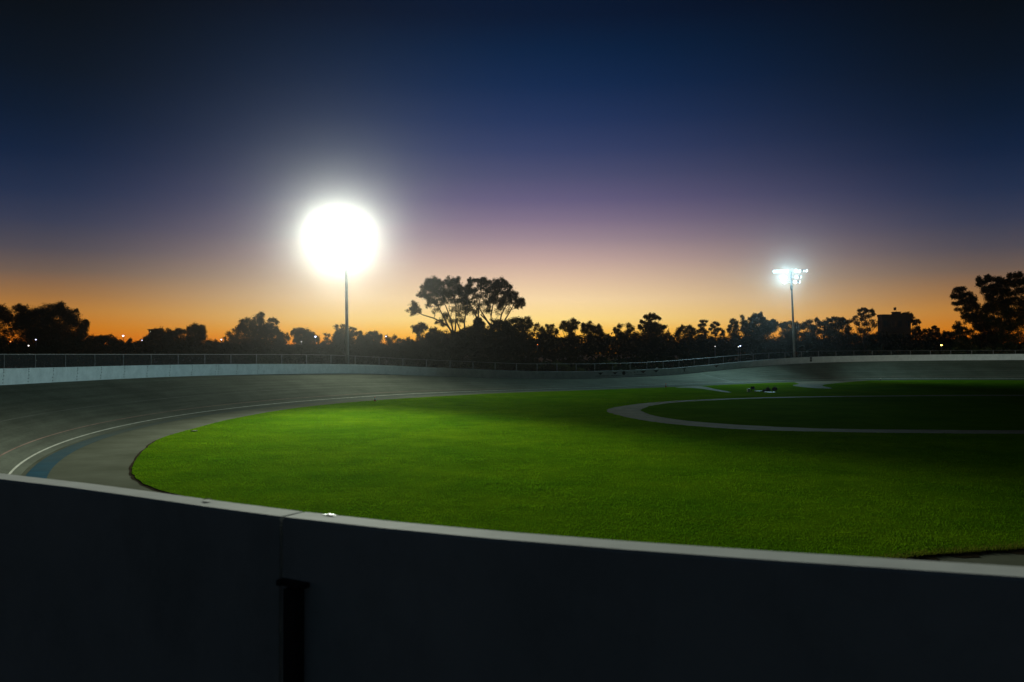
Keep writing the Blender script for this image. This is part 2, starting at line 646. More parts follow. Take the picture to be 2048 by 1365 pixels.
def catmull(P, n=8, closed=True):
    P = [np.array(p, float) for p in P]
    out_, m = [], len(P)
    for i in range(m if closed else m - 1):
        p0, p1, p2, p3 = P[(i - 1) % m], P[i], P[(i + 1) % m], P[(i + 2) % m]
        for q in range(n):
            t = q / n
            out_.append(0.5 * ((2 * p1) + (-p0 + p2) * t + (2 * p0 - 5 * p1 + 4 * p2 - p3) * t * t + (-p0 + 3 * p1 - 3 * p2 + p3) * t ** 3))
    return out_


# infield lawn outline (world metres)
lawn_pts = [(-10.4, 25.7), (-12.6, 28.6), (-14.0, 31.6), (-15.6, 36.2), (-16.9, 41.2), (-17.2, 46.5)]
lawn_pts += [tuple(unproj(x, y)) for x, y in ((460, 840), (560, 821.7), (650, 810.5), (750, 801.8), (880, 793.6), (1000, 787.2), (1100, 783.6), (1180, 781), (1300, 776.6), (1380, 773.6), (1450, 770.6), (1536, 767))]
lawn_pts += [tuple(oval(s_, -10.1)) for s_ in (228, 236, 244, 252, 262, 275, 290, 305, 320, 335, 350, 365, 380)]
lawn_pts += [(47, 40.5), (33, 30.5), (22, 23.5), (14.5, 19.6), (11.1, 18.45), (8.6, 17.8), (7.0, 17.1), (3.5, 16.6), (0.0, 17.6), (-4.8, 20.6)]
lawn_edge = catmull(lawn_pts, 8)
# ragged where turf meets concrete
lawn_rag = []
LAWN_C = np.mean(lawn_edge, axis=0)
for i, p in enumerate(lawn_edge):
    q = p - LAWN_C
    lawn_rag.append(p + q / np.linalg.norm(q) * (0.016 * math.sin(i * 1.9) + 0.01 * math.sin(i * 4.7 + 1) + rng.normal(0, 0.007)) * (0.6 if p[1] > 40 else 1.0))
lawn_edge = catmull(lawn_rag, 3)
LZ = 0.028


def sheet(name, outline, z, mat, parent=None, skirt=None, skirt_mat=None):
    n = len(outline)
    vs = [(p[0], p[1], z) for p in outline]
    o = mesh_obj(name, vs, [tuple(range(n))], mat, parent)
    if skirt is not None:
        v2 = [(p[0], p[1], z) for p in outline] + [(p[0], p[1], skirt) for p in outline]
        f2 = [(i, (i + 1) % n, n + (i + 1) % n, n + i) for i in range(n)]
        mesh_obj('turf_edge', v2, f2, skirt_mat, o)
    return o


area = sum(lawn_edge[i][0] * lawn_edge[(i + 1) % len(lawn_edge)][1] - lawn_edge[(i + 1) % len(lawn_edge)][0] * lawn_edge[i][1] for i in range(len(lawn_edge)))
if area < 0:
    lawn_edge = lawn_edge[::-1]
lawn = tag(sheet('lawn', lawn_edge, LZ, M['lawn'], None, -0.02, M['soil']), kind='structure')

# bare soil showing along the turf on the near side
NE = len(lawn_edge)
sv, sf_, run = [], [], []
for i in range(NE):
    p, a, b = lawn_edge[i], lawn_edge[i - 1], lawn_edge[(i + 1) % NE]
    tv = (b - a) / (np.linalg.norm(b - a) + 1e-9)
    nv = np.array([tv[1], -tv[0]])
    wgt = max(0.0, min(1.0, (52 - p[1]) / 14))
    dry = 1.0 if (p[0] > 3 and p[1] < 26) else 0.0
    wd_ = wgt * (0.10 + 0.018 * math.sin(i * 0.31) + 0.008 * math.sin(i * 1.7 + 1) + dry * (0.12 + 0.14 * math.sin(i * 0.55) + rng.normal(0, 0.05)))
    q = p + nv * max(0.0, wd_)
    sv += [(p[0] - nv[0] * .05, p[1] - nv[1] * .05, 0.012), (q[0], q[1], 0.004)]
for i in range(NE):
    if lawn_edge[i][1] < 52 and lawn_edge[(i + 1) % NE][1] < 52:
        a, b = 2 * i, 2 * ((i + 1) % NE)
        sf_.append((a, a + 1, b + 1, b))
mesh_obj('soil_strip', sv, sf_, M['soil'], lawn)

# concrete loop path round the inner lawn
outer = [unproj(x, y) for x, y in ((1213, 823), (1222, 818), (1240, 814), (1300, 806.5), (1400, 800.4), (1500, 796.6), (1620, 794), (1750, 792.6))]
outer += [np.array(p) for p in ((44, 80.5), (55, 79.5), (66, 75), (71, 66), (68, 55), (58, 47), (42, 43.2))]
outer += [unproj(x, y) for x, y in ((2048, 869), (1850, 868), (1700, 866), (1600, 864), (1500, 860.8), (1420, 856.3), (1340, 849), (1280, 841), (1235, 831.5))]
inner = [unproj(x, y) for x, y in ((1281, 822), (1288, 817.5), (1304, 812.5), (1340, 807.4), (1400, 802.9), (1500, 798.6), (1620, 795.8), (1750, 794.2))]
inner += [np.array(p) for p in ((44, 78.4), (54, 77.3), (64, 73), (68.5, 66), (65.5, 56.5), (57, 49), (42, 45.4))]
inner += [unproj(x, y) for x, y in ((2048, 862), (1850, 861), (1700, 859.6), (1600, 857), (1500, 852.4), (1400, 845.4), (1340, 838.5), (1300, 830.8))]
outer = catmull(outer, 6)
inner = catmull(inner, 6)
outer = [p + rng.normal(0, 0.05, 2) for p in outer]
tag(sheet('path', outer, LZ + 0.006, M['path']), kind='structure')
inner = [p + rng.normal(0, 0.04, 2) for p in inner]
tag(sheet('inner_lawn', inner, LZ + 0.012, M['lawn_inner']), kind='structure')
# narrow path off the far straight and the wider ramp beyond it
pl = [unproj(x, y) for x, y in ((1350, 776.2), (1385, 773.2), (1408, 774.0), (1430, 779.2), (1462, 785.2), (1448, 785.2), (1415, 780.2), (1385, 776.8))]
tag(sheet('path', catmull(pl, 4), LZ + 0.006, M['path']), kind='structure')
pr = [unproj(x, y) for x, y in ((1592, 764.8), (1660, 763.0), (1740, 761.0), (1700, 764.6), (1652, 769.5), (1646, 773.2), (1665, 777.8), (1630, 777.2), (1600, 774.6), (1585, 771.6), (1598, 768.4))]
tag(sheet('path', catmull(pr, 4), LZ + 0.006, M['path']), kind='structure')

# grass blades: one mass nobody could count
poly = np.array([(p[0], p[1]) for p in lawn_edge])
pin = np.array([(p[0], p[1]) for p in outer])


def inside(P, Q):
    x, y = P[:, 0], P[:, 1]
    r = np.zeros(len(P), bool)
    n = len(Q)
    for i in range(n):
        x0, y0 = Q[i]
        x1, y1 = Q[(i + 1) % n]
        c = ((y0 > y) != (y1 > y)) & (x < (x1 - x0) * (y - y0) / (y1 - y0 + 1e-12) + x0)
        r ^= c
    return r


NB = 640000
rr = 15.5 * (80 / 15.5) ** rng.random(NB)
aa = rng.uniform(-0.72, 0.72, NB)
P = np.stack([rr * np.sin(aa), rr * np.cos(aa)], 1)
P = P[inside(P, poly)]
P = P[~inside(P, pin)]
n = len(P)
dist = np.hypot(P[:, 0], P[:, 1])
hgt = rng.uniform(0.022, 0.05, n) * (1.0 + 0.12 * np.sin(P[:, 0] * 0.9 + 2 * np.sin(P[:, 1] * 0.5)))
tuft = np.zeros(n)
for (tx, ty, ta, tb) in [(*unproj(1020, 968), 1.1, 0.25), (*unproj(1085, 979), 0.6, 0.18), (*unproj(770, 920), 0.7, 0.25), (*unproj(955, 922), 0.6, 0.2), (*unproj(1045, 1016), 0.4, 0.15),
                         (*unproj(410, 890), 0.7, 0.3), (*unproj(435, 921), 0.7, 0.25), (*unproj(1000, 940), 0.8, 0.2)]:
    tuft = np.maximum(tuft, np.exp(-((P[:, 0] - tx) / ta) ** 2 - ((P[:, 1] - ty) / tb) ** 2))
hgt = hgt * (1 + 1.3 * tuft)
wid = 0.007 * np.clip(dist / 18, 1, 3.2) * rng.uniform(0.7, 1.3, n)
ang = rng.uniform(0, 2 * np.pi, n)
lean = rng.normal(0, 0.03, (n, 2))
base = np.stack([P[:, 0], P[:, 1], np.full(n, LZ - 0.005)], 1)
dx = np.stack([np.cos(ang) * wid, np.sin(ang) * wid, np.zeros(n)], 1)
tip = base + np.stack([lean[:, 0], lean[:, 1], hgt], 1)
tag(tris_obj('grass', np.stack([base - dx, base + dx, tip], 1), M['blade']), 'short green grass covering the infield', 'grass', kind='stuff')

# longer, drier blades hanging over the edge of the turf
le = np.array([(q[0], q[1]) for q in lawn_edge])
ok = (le[:, 1] < 62) & (np.abs(le[:, 0]) < 26)
EP, EN = [], []
for i in range(len(le)):
    if not ok[i]:
        continue
    a, b = le[i], le[(i + 1) % len(le)]
    tvec = b - a
    ln_ = np.linalg.norm(tvec)
    if ln_ < 1e-6:
        continue
    nrm = np.array([tvec[1], -tvec[0]]) / ln_
    dry = 1.0 if (a[0] > 4 and a[1] < 26) else 0.0
    cnt = int(ln_ * 800 * dry)
    if not cnt:
        continue
    u = rng.random(cnt)
    inn = -np.abs(rng.normal(0, 0.05 + 0.16 * dry, cnt)) + 0.02 + 0.06 * dry * rng.random(cnt)
    EP.append(a + u[:, None] * tvec + inn[:, None] * nrm)
    EN.append(np.repeat(nrm[None], cnt, 0))
EP = np.concatenate(EP)
EN = np.concatenate(EN)
n = len(EP)
eb = np.stack([EP[:, 0], EP[:, 1], np.full(n, LZ - 0.02)], 1)
ang = rng.uniform(0, 2 * np.pi, n)
wd = 0.008 * np.clip(np.hypot(EP[:, 0], EP[:, 1]) / 20, 1, 3)
dx = np.stack([np.cos(ang) * wd, np.sin(ang) * wd, np.zeros(n)], 1)
out_n = rng.normal(0.03, 0.05, n)
et = eb + np.stack([EN[:, 0] * out_n + rng.normal(0, .02, n), EN[:, 1] * out_n + rng.normal(0, .02, n), rng.uniform(0.025, 0.085, n)], 1)
tag(tris_obj('edge_grass', np.stack([eb - dx, eb + dx, et], 1), M['dryblade']), 'dry yellowish grass fringe along the edge of the infield turf', 'grass', kind='stuff')

# ------------------------------------------------------------------ perimeter wall
seams = [62.965 - 2.46 * i for i in range(12, 0, -1)]
seams += [62.965 + (116.8 - 62.965) / 22 * i for i in range(22)]
x = 116.8
while x < 139.5:
    seams.append(x)
    x += 2.553
seams.append(140.0)
seams.append(140.32)
x = 142.5
while x < 246.5:
    seams.append(x)
    x += 2.5
x = 248.6
while x < PERIM + 62.965 - 12 * 2.46 - 3:
    seams.append(x)
    x += 2.45
seams.append(PERIM + 62.965 - 12 * 2.46)
p0 = oval(63.05)
wall = empty('perimeter_wall', (p0[0], p0[1], rim(63.05)))
tag(wall, 'low white panelled wall running all round the top of the cycling track', 'wall')
GAP = 0.012
for a, b in zip(seams[:-1], seams[1:]):
    sub = (8 if 58 < a < 66 else 2) if (b - a) > 1 else 1
    vs, fs = [], []
    jit = rng.normal(0, 0.0012)
    for i in range(sub + 1):
        s_ = (a + GAP / 2) + (b - a - GAP) * i / sub
        zt, zb = wall_top(s_) + jit, rim(s_) - 0.35
        for off in (0.0, WALL_T):
            p = oval(s_, off)
            ch = 0.006
            q = oval(s_, off + (ch if off == 0 else -ch))
            vs += [(p[0], p[1], zb), (p[0], p[1], zt - ch), (q[0], q[1], zt)]
    for i in range(sub):
        A, B = i * 6, (i + 1) * 6
        ring = [0, 1, 2, 5, 4, 3]
        for r_ in range(6):
            u_, w_ = ring[r_], ring[(r_ + 1) % 6]
            fs.append((A + u_, B + u_, B + w_, A + w_))
    fs.append((0, 1, 2, 5, 4, 3)[::-1])
    e = sub * 6
    fs.append(tuple(e + q for q in (0, 1, 2, 5, 4, 3)))
    mesh_obj('panel', vs, fs, M['wall'], wall)
# outer posts and their top brackets, where the outside of the wall is in view
for s_ in [q for q in seams if 45 < q < 90]:
    zt = wall_top(s_)
    p = Vector((*oval(s_ - 0.062, WALL_T + 0.018), 0))
    d = (oval(s_ + 0.1) - oval(s_ - 0.1))
    ang_ = math.atan2(d[1], d[0])
    R = Matrix.Rotation(ang_, 3, 'Z')
    MB().box((p.x, p.y, zt - 0.162 - 0.6), (0.039, 0.032, 1.19), R).build('post', M['post'], wall)
    q = Vector((*oval(s_ - 0.055, WALL_T + 0.014), 0))
    m = MB()
    m.box((q.x, q.y, zt - 0.157), (0.088, 0.024, 0.012), R)
    for e in (-0.03, 0.03):
        r_ = Vector((*oval(s_ - 0.055 + e, WALL_T + 0.03), 0))
        m.box((r_.x, r_.y, zt - 0.157), (0.012, 0.01, 0.009), R)
    m.build('bracket', M['bracket'], wall)
# bolts on the track side of the seams
bolt = MB()
bolt.lathe((0, 0, 0), [(0.03, 0), (0.03, 0.012), (0.018, 0.02)], 6, Matrix.Rotation(math.radians(90), 3, 'X'))
bolt_mesh = None
for s_ in [q for q in seams if 112 < q < 146]:
    for h in (0.12, 0.3, 0.5, 0.7, 0.82):
        p = oval(s_ + (0.045 if int(h * 100) % 3 else -0.045), -0.001)
        nrm = (oval(s_, -1) - oval(s_))
        if bolt_mesh is None:
            o = bolt.build('bolt', M['bracket'], wall)
            bolt_mesh = o.data
        else:
            o = bpy.data.objects.new('bolt', bolt_mesh)
            col.objects.link(o)
            o.parent = wall
            o.matrix_parent_inverse = Matrix.Translation(-wall.location)
        o.location = (p[0], p[1], rim(s_) + h)
        o.rotation_euler = (0, 0, math.atan2(nrm[1], nrm[0]) + math.radians(90))


def ray_s(px, off=0.0, lo=100, hi=300):
    """s of the far wall seen in column px"""
    best = None
    for i in range(4000):
        s_ = lo + (hi - lo) * i / 4000
        p = oval(s_, off)
        if p[1] < 1:
            continue
        e = abs(1024 + F * p[0] / p[1] - px)
        if best is None or e < best[0]:
            best = (e, s_)
    return best[1]


def wall_mark(name, px, shape, hmid, mat, thick=0.006):
    """flat printed mark on the track side of the wall: shape = list of (along, up) outlines"""
    s0 = ray_s(px)
    m = MB()
    for outl in shape:
        nn = len(outl)
        vs = []
        for lift in (0.001, thick):
            for (u_, h_) in outl:
                p = oval(s0 + u_, -lift)
                vs.append((p[0], p[1], rim(s0 + u_) + hmid + h_))
        fs = [tuple(range(nn)), tuple(range(nn, 2 * nn))[::-1]] + [(i, (i + 1) % nn, nn + (i + 1) % nn, nn + i) for i in range(nn)]
        m.add(vs, fs)
    return m.build(name, mat, wall)


def wing(w, h):
    return [[(-w / 2, h / 2), (-w * 0.2, h * 0.32), (0, h * 0.42), (w * 0.2, h * 0.32), (w / 2, h / 2), (w * 0.22, -h * 0.1), (0.03, -h / 2), (-0.03, -h / 2), (-w * 0.22, -h * 0.1)]]


for px, sz, hh, mt in ((1201, 1.0, 0.58, 'emblem'), (1230, 1.0, 0.58, 'emblem'), (1286, 1.15, 0.6, 'emblemred'), (1312, 1.1, 0.62, 'emblem'), (1433, 1.15, 0.62, 'emblemred')):
    wall_mark('emblem', px, wing(sz, 0.33), hh, M[mt])
wall_mark('emblem', 1247.6, [[(0.3 * math.cos(t), 0.26 * math.sin(t)) for t in np.linspace(0, 2 * math.pi, 16, endpoint=False)]], 0.55, M['joint'])
wall_mark('emblem', 1368, [[(-0.3, 0.25), (0.3, 0.25), (0.3, 0.12), (-0.3, 0.12)], [(-0.1, 0.08), (0.16, 0.08), (0.1, -0.2), (-0.02, -0.2)], [(-0.3, -0.24), (0.34, -0.24), (0.3, -0.3), (-0.3, -0.3)]], 0.5, M['emblem'])
for k_, px in enumerate((1254, 1262, 1268, 1270, 1275)):
    wall_mark('emblem', px, [[(-0.07, 0.04), (0.07, 0.05), (0.06, -0.05), (-0.06, -0.04)]], 0.62 - 0.09 * (k_ % 2), M['emblem'])
for px0, px1 in ((1190, 1218), (1222, 1243), (1268, 1292)):
    sa, sb = ray_s(px0), ray_s(px1)
    vs = []
    for s_ in (sa, sb):
        for h in (0.26, 0.31):
            p = oval(s_, -0.006)
            vs.append((p[0], p[1], rim(s_) + h))
    mesh_obj('stripe', vs, [(0, 2, 3, 1)], M['emblem'], wall)
wall_mark('emblem', 1127, [[(-0.16 + 0.0, -0.12), (-0.16, 0.06), (-0.05, 0.14), (0.08, 0.12), (0.16, 0.0), (0.16, -0.14), (0.11, -0.14), (0.1, -0.01), (0.05, 0.07), (-0.04, 0.08), (-0.11, 0.03), (-0.11, -0.12)]], 0.76, M['cream'])
wall_mark('poster', 1622, [[(-0.2, 0.37), (0.2, 0.37), (0.2, 0.1), (-0.2, 0.1)], [(-0.2, 0.06), (0.2, 0.06), (0.2, -0.3), (-0.2, -0.3)]], 0.5, M['joint'])
for px in (1213, 1246, 1306, 1375, 1446):      # pale repair patches at the foot of some seams
    wall_mark('patch', px, [[(-0.05, 0.16), (0.05, 0.16), (0.05, -0.16), (-0.05, -0.16)]], 0.17, M['cream'])

# ------------------------------------------------------------------ chain-link fence behind the wall
RAIL = [(118, 4.04), (124.4, 4.01), (139.9, 3.92), (157.6, 3.82), (161.3, 3.76), (163.9, 3.67), (168.2, 3.46), (172.3, 3.24), (178.5, 2.97), (184.9, 2.69), (187.8, 2.6), (196.6, 2.51), (202.8, 2.53), (206.1, 2.58),
        (211.5, 2.74), (217.2, 3.02), (223.1, 3.33), (229, 3.65), (231.7, 3.78), (240.8, 4.05), (249.5, 4.1), (272.8, 4.19), (300, 4.2)]
F_OFF = 2.0
KF = (RW + F_OFF) / RW


def fence_s(sf):
    """arc length on the fence line -> s on the wall line"""
    a = ARC * KF
    if sf < a:
        return sf / KF
    if sf < a + LEN:
        return ARC + sf - a
    return ARC + LEN + (sf - a - LEN) / KF


rail_z = lambda sf: float(np.interp(sf, [a for a, b in RAIL], [b for a, b in RAIL]))
SF0, SF1 = 112.0, 285.0
pf = oval(fence_s(190), F_OFF)
fence = empty('chain_link_fence', (pf[0], pf[1], ground_z(fence_s(190), 2)))
tag(fence, 'chain-link fence with grey posts and top rail behind the far wall', 'fence')
pts = []
sf = SF0
while sf <= SF1:
    p = oval(fence_s(sf), F_OFF)
    pts.append((p[0], p[1], rail_z(sf)))
    sf += 1.0
MB().tube(pts, 0.03, 6).build('top_rail', M['steel'], fence)
sf = 127.8 - 3.06 * 5
while sf < SF1:
    s_ = fence_s(sf)
    p = oval(s_, F_OFF)
    zt = rail_z(sf)
    m = MB()
    m.tube([(p[0], p[1], ground_z(s_, 2) - 0.05), (p[0], p[1], zt - 0.02)], 0.045, 8)
    m.build('post', M['steel'], fence)
    sf += 3.06


def mesh_fabric():
    m = bpy.data.materials.new('chain_link_mesh')
    m.use_nodes = True
    t = m.node_tree
    p = t.nodes['Principled BSDF']
    p.inputs['Base Color'].default_value = (0.03, 0.03, 0.03, 1)
    p.inputs['Roughness'].default_value = 0.7
    o = t.nodes['Material Output']
    tr = t.nodes.new('ShaderNodeBsdfTransparent')
    mx = t.nodes.new('ShaderNodeMixShader')
    mx.inputs[0].default_value = 0.14       # wire covers about a seventh of the opening
    t.links.new(tr.outputs[0], mx.inputs[1])
    t.links.new(p.outputs[0], mx.inputs[2])
    t.links.new(mx.outputs[0], o.inputs['Surface'])
    return m


vs, fs = [], []
for i, (x_, y_, z_) in enumerate(pts):
    s_ = fence_s(SF0 + i)
    vs += [(x_, y_, ground_z(s_, 2) + 0.03), (x_, y_, z_ - 0.03)]
for i in range(len(pts) - 1):
    fs.append((2 * i, 2 * i + 2, 2 * i + 3, 2 * i + 1))
mesh_obj('mesh_fabric', vs, fs, mesh_fabric(), fence)

# ------------------------------------------------------------------ floodlight towers


def aim_matrix(d):
    return Vector(d).normalized().to_track_quat('-Z', 'Y')


def tower(px, off, height, lamps, light_col, power, label, lean=0.0, spot=70):
    s_ = ray_s(px, off)
    p = oval(s_, off)
    base = Vector((p[0], p[1], ground_z(s_, off)))
    t = empty('floodlight_tower', base)
    tag(t, label, 'floodlight', 'floodlight towers beside the track')
    # pole
    H = height - base.z
    lx = lean * H
    m = MB()
    m.tube([base + Vector((0, 0, -0.1)), base + Vector((lx * 0.5, 0, H * 0.5)), base + Vector((lx, 0, H))], [0.2, 0.155, 0.11], 14)
    m.lathe(base, [(0.32, -0.05), (0.32, 0.06), (0.24, 0.1), (0.21, 0.3)], 14)
    m.build('pole', M['pole'], t, True)
    facing = Vector((-base.x, -base.y, 0)).normalized()
    side_ = Vector((-facing.y, facing.x, 0))
    side_ = side_ if side_.x > 0 else -side_
    for (u0, u1, dz) in ((-2.8, 2.5, -0.15), (-1.9, 1.7, -1.05), (-1.3, 1.3, -1.8)):
        c = base + Vector((lx, 0, H + dz))
        MB().tube([c + side_ * u0 + facing * 0.12, c + side_ * u1 + facing * 0.12], 0.05, 8).build('crossarm', M['pole'], t)
    MB().box(base + Vector((lx * 0.85, 0, H - 2.6)) + facing * 0.15, (0.3, 0.25, 0.7)).build('junction_box', M['darkmetal'], t)
    lens_mat = lamp_material('lamp_lens', light_col, 14.0)
    for (u, dz, aim, pw, sp) in lamps:
        c = base + Vector((lx, 0, H + dz)) + side_ * u + facing * 0.38
        d = (Vector(aim) - c).normalized()
        R = d.to_track_quat('Z', 'Y').to_matrix()
        hs = MB().lathe(c, [(0.08, -0.26), (0.11, -0.14), (0.205, 0.0), (0.22, 0.09), (0.22, 0.11), (0.195, 0.11), (0.19, 0.055)], 14, R)
        br = c - facing * 0.26
        hs.tube([br, c - d * 0.2], 0.025, 6)
        h_ = hs.build('floodlight', M['darkmetal'], t, True)
        ln = MB().lathe(c + d * 0.065, [(0.188, 0), (0.165, 0.03), (0.09, 0.05)], 14, R).build('lens', lens_mat, h_)
        ld = bpy.data.lights.new('floodlight_beam', 'SPOT')
        ld.energy = power * pw
        ld.color = light_col
        ld.spot_size = math.radians(sp)
        ld.spot_blend = 1.0
        ld.shadow_soft_size = 0.12
        lo = bpy.data.objects.new('floodlight_beam', ld)
        col.objects.link(lo)
        lo.location = c + d * 0.26
        lo.rotation_mode = 'QUATERNION'
        lo.rotation_quaternion = aim_matrix(d)
    return t


# lamp: offset along the arm, drop, aim point, share of power, beam angle
A_NEAR = (-2, 22, 0)
lampsA = [(-2.3, -0.1, (-14, 60, 0), 0.5, 130), (-1.7, -0.1, (-6, 23, 0), 2.4, 42), (-1.15, -0.1, (-3, 17, 0), 3.0, 40), (-0.6, -0.1, (-6, 25, 0), 3.4, 42),
          (0.6, -0.1, (-4, 20, 0), 3.2, 40), (1.15, -0.1, (-1, 12, 0), 2.6, 38), (1.75, -0.1, (-4, 34, 0), 1.2, 60), (2.4, -0.1, (76, 127, 2.6), 4.2, 24),
          (-1.35, -1.0, (-5, 28, 0), 2.0, 48), (-0.7, -1.0, (-3, 20, 0), 3.2, 40), (0.7, -1.0, (-4, 22, 0), 3.2, 40), (1.5, -1.0, (64, 129, 2.5), 3.8, 24),
          (-0.7, -1.75, (-4, 24, 0), 2.6, 46), (0.7, -1.75, (2, 68, 0), 0.85, 130)]
lampsA = [((u if abs(u) > 1.6 else u * 0.75) - 0.42, dz if dz > -0.5 else dz * 1.12 - 0.1, aim, pw, sp) for (u, dz, aim, pw, sp) in lampsA]
lampsB = [(-2.35, -0.1, (-26, 45, 2.5), 6.0, 30), (-1.9, -0.1, (-27, 54, 2.5), 4.0, 30), (-1.45, -0.1, (-22, 66, 2), 1.1, 40), (-1.0, -0.1, (3, 4, 2), 0.75, 22), (-0.6, -0.1, (3, 4, 2), 0.75, 22),
          (0.75, -0.1, (3, 4, 2), 0.75, 22), (1.2, -0.1, (60, 112, 0), 0.5, 80), (1.75, -0.1, (90, 110, 0), 0.6, 60), (2.2, -0.1, (95, 95, 2.5), 0.6, 60),
          (-1.4, -1.0, (10, 93, 0.5), 4.5, 54), (-0.8, -1.0, (26, 102, 0), 1.2, 80), (0.8, -1.0, (30, 106, 0), 0.4, 90), (1.35, -1.0, (72, 112, 0), 0.5, 90),
          (-0.95, -1.75, (20, 105, 0), 0.5, 100), (0.65, -1.75, (20, 100, 0), 3.2, 56), (1.2, -1.75, (70, 112, 0), 0.5, 100)]
tower(694.5, 3.2, 16.3, lampsA, (0.93, 1.0, 0.82), POWER_A / 14, 'tall floodlight tower with blinding warm white lamps, left of the tall gum trees', -0.012)
tower(1589.5, 3.2, 16.3, lampsB, (0.52, 0.90, 1.0), POWER_B / 14, 'tall floodlight tower with separate cool white lamps, beyond the far bend', -0.04)

# ------------------------------------------------------------------ trees


def wpt(px, py, d):
    return Vector(((px - 1024) / F * d, d, ZC - (py - YH) / F * d))


def leaves_for(cl, d, leaf_px=2.3, dens=1.0, fill=0.28):
    """cl: clusters (px, py, rx, ry[, density]); returns loose leaf triangles in world space"""
    out_ = []
    leaf_px = leaf_px * (0.7 if leaf_px < 4 else 1.0)
    for c in cl:
        cx, cy_, rx, ry = c[:4]
        dn = (c[4] if len(c) > 4 else 1.0) * dens
        k_ = d / F
        cen = np.array(wpt(cx, cy_, d))
        nsub = max(9, int(rx * ry / 5))
        # clumps fill the ellipsoid, part of the leaves gather round them, the rest fill in between
        axes = np.array([rx, rx * 0.85, ry])
        h1, h2, h3 = rng.normal(0, 1, (3, 3))
        f1, f2 = rng.uniform(0, 6.3, 2)

        def lumpy(v):
            return 1.0 + 0.16 * np.sin(3.1 * (v @ h1) + f1) + 0.13 * np.sin(6.3 * (v @ h2) + f2) + 0.08 * np.sin(11 * (v @ h3))

        def unit(m_):
            v = rng.normal(0, 1, (m_, 3))
            return v / np.linalg.norm(v, axis=1)[:, None]

        v = unit(nsub)
        sub = v * (rng.random(nsub) ** 0.4 * lumpy(v))[:, None] * axes
        nl = int(4.6 * dn * math.pi * (rx + 1.5) * (ry + 1.5) / (leaf_px ** 2 * 0.45))
        nl = max(24, nl)
        nA = int(nl * (1 - fill))
        idx = rng.integers(0, nsub, nA)
        sr = min(rx, ry) * 0.2 + 1.5
        pA = sub[idx] + rng.normal(0, 1, (nA, 3)) * sr * 0.6
        v = unit(nl - nA)
        pB = v * (rng.random(nl - nA) ** 0.36 * lumpy(v) * 0.98)[:, None] * axes + rng.normal(0, 0.5, (nl - nA, 3))
        pos = np.concatenate([pA, pB])
        pos = cen + pos * k_
        sz = leaf_px * k_ * rng.uniform(0.7, 1.7, nl)
        a = rng.normal(0, 1, (nl, 3))
        a /= np.linalg.norm(a, axis=1)[:, None]
        b = rng.normal(0, 1, (nl, 3))
        b -= a * (a * b).sum(1)[:, None]
        b /= np.linalg.norm(b, axis=1)[:, None]
        out_.append(np.stack([pos - a * sz[:, None] * 0.6, pos + b * sz[:, None] * 0.55, pos + a * sz[:, None] * 0.75], 1))
    return np.concatenate(out_)


def limbs(m, base, fork, cl, d, r0, nl=99, thin=1.0):
    """trunk from base to fork, then a bent limb to each cluster"""
    m.tube([base, base.lerp(fork, 0.5) + Vector((random.uniform(-.3, .3), 0, 0)), fork], [r0, r0 * 0.85, r0 * 0.72], 7)
    for c in list(cl)[:nl]:
        t = wpt(c[0], c[1] + c[3] * 0.2, d)
        t.y += random.uniform(-1, 1) * c[2] * d / F * 0.5
        st = base.lerp(fork, random.uniform(0.72, 1.0))
        mid = st.lerp(t, 0.5) + Vector((0, 0, -(t - st).length * 0.10))
        q1 = st.lerp(mid, 0.5) + Vector((random.uniform(-.1, .1), 0, 0)) * (t - st).length
        r1 = min(r0 * random.uniform(0.3, 0.5) * thin, 0.9 * d / F)
        m.tube([st, q1, mid, mid.lerp(t, 0.6) + Vector((random.uniform(-.06, .06), 0, 0.03)) * (t - st).length, t], [r1, r1 * 0.8, r1 * 0.62, r1 * 0.42, r1 * 0.2], 5, False)
        for _ in range(3):           # twigs into the cluster
            a = mid.lerp(t, random.uniform(0.3, 1))
            e = t + Vector((random.uniform(-1, 1) * c[2], random.uniform(-1, 1) * c[2], random.uniform(-.7, 1) * c[3])) * (d / F) * 0.85
            m.tube([a, a.lerp(e, 0.5) + Vector((0, 0, -0.05)), e], [r1 * 0.3, r1 * 0.2, r1 * 0.08], 4, False)


def tree(name, label, d, bx, fork, cl, mat='leafdark', leaf=2.3, dens=1.0, r0=0.22, thin=1.0, nl=99, cat='tree', group='trees beyond the fence'):
    b = wpt(bx, YH, d)
    b.z = 1.1
    t = empty(name, b)
    tag(t, label, cat, group)
    fk = wpt(fork[0], fork[1], d)
    m = MB()
    limbs(m, b + Vector((0, 0, -0.2)), fk, cl, d, r0, nl, thin)
    m.build('trunk', M['bark'], t, True)
    k = 1.12 if name == 'eucalyptus_tree' else 1.04
    tris_obj('crown', leaves_for([(c[0], c[1], c[2] * k, c[3] * k) + tuple(c[4:]) for c in cl], d, leaf, dens), M[mat], t)
    return t


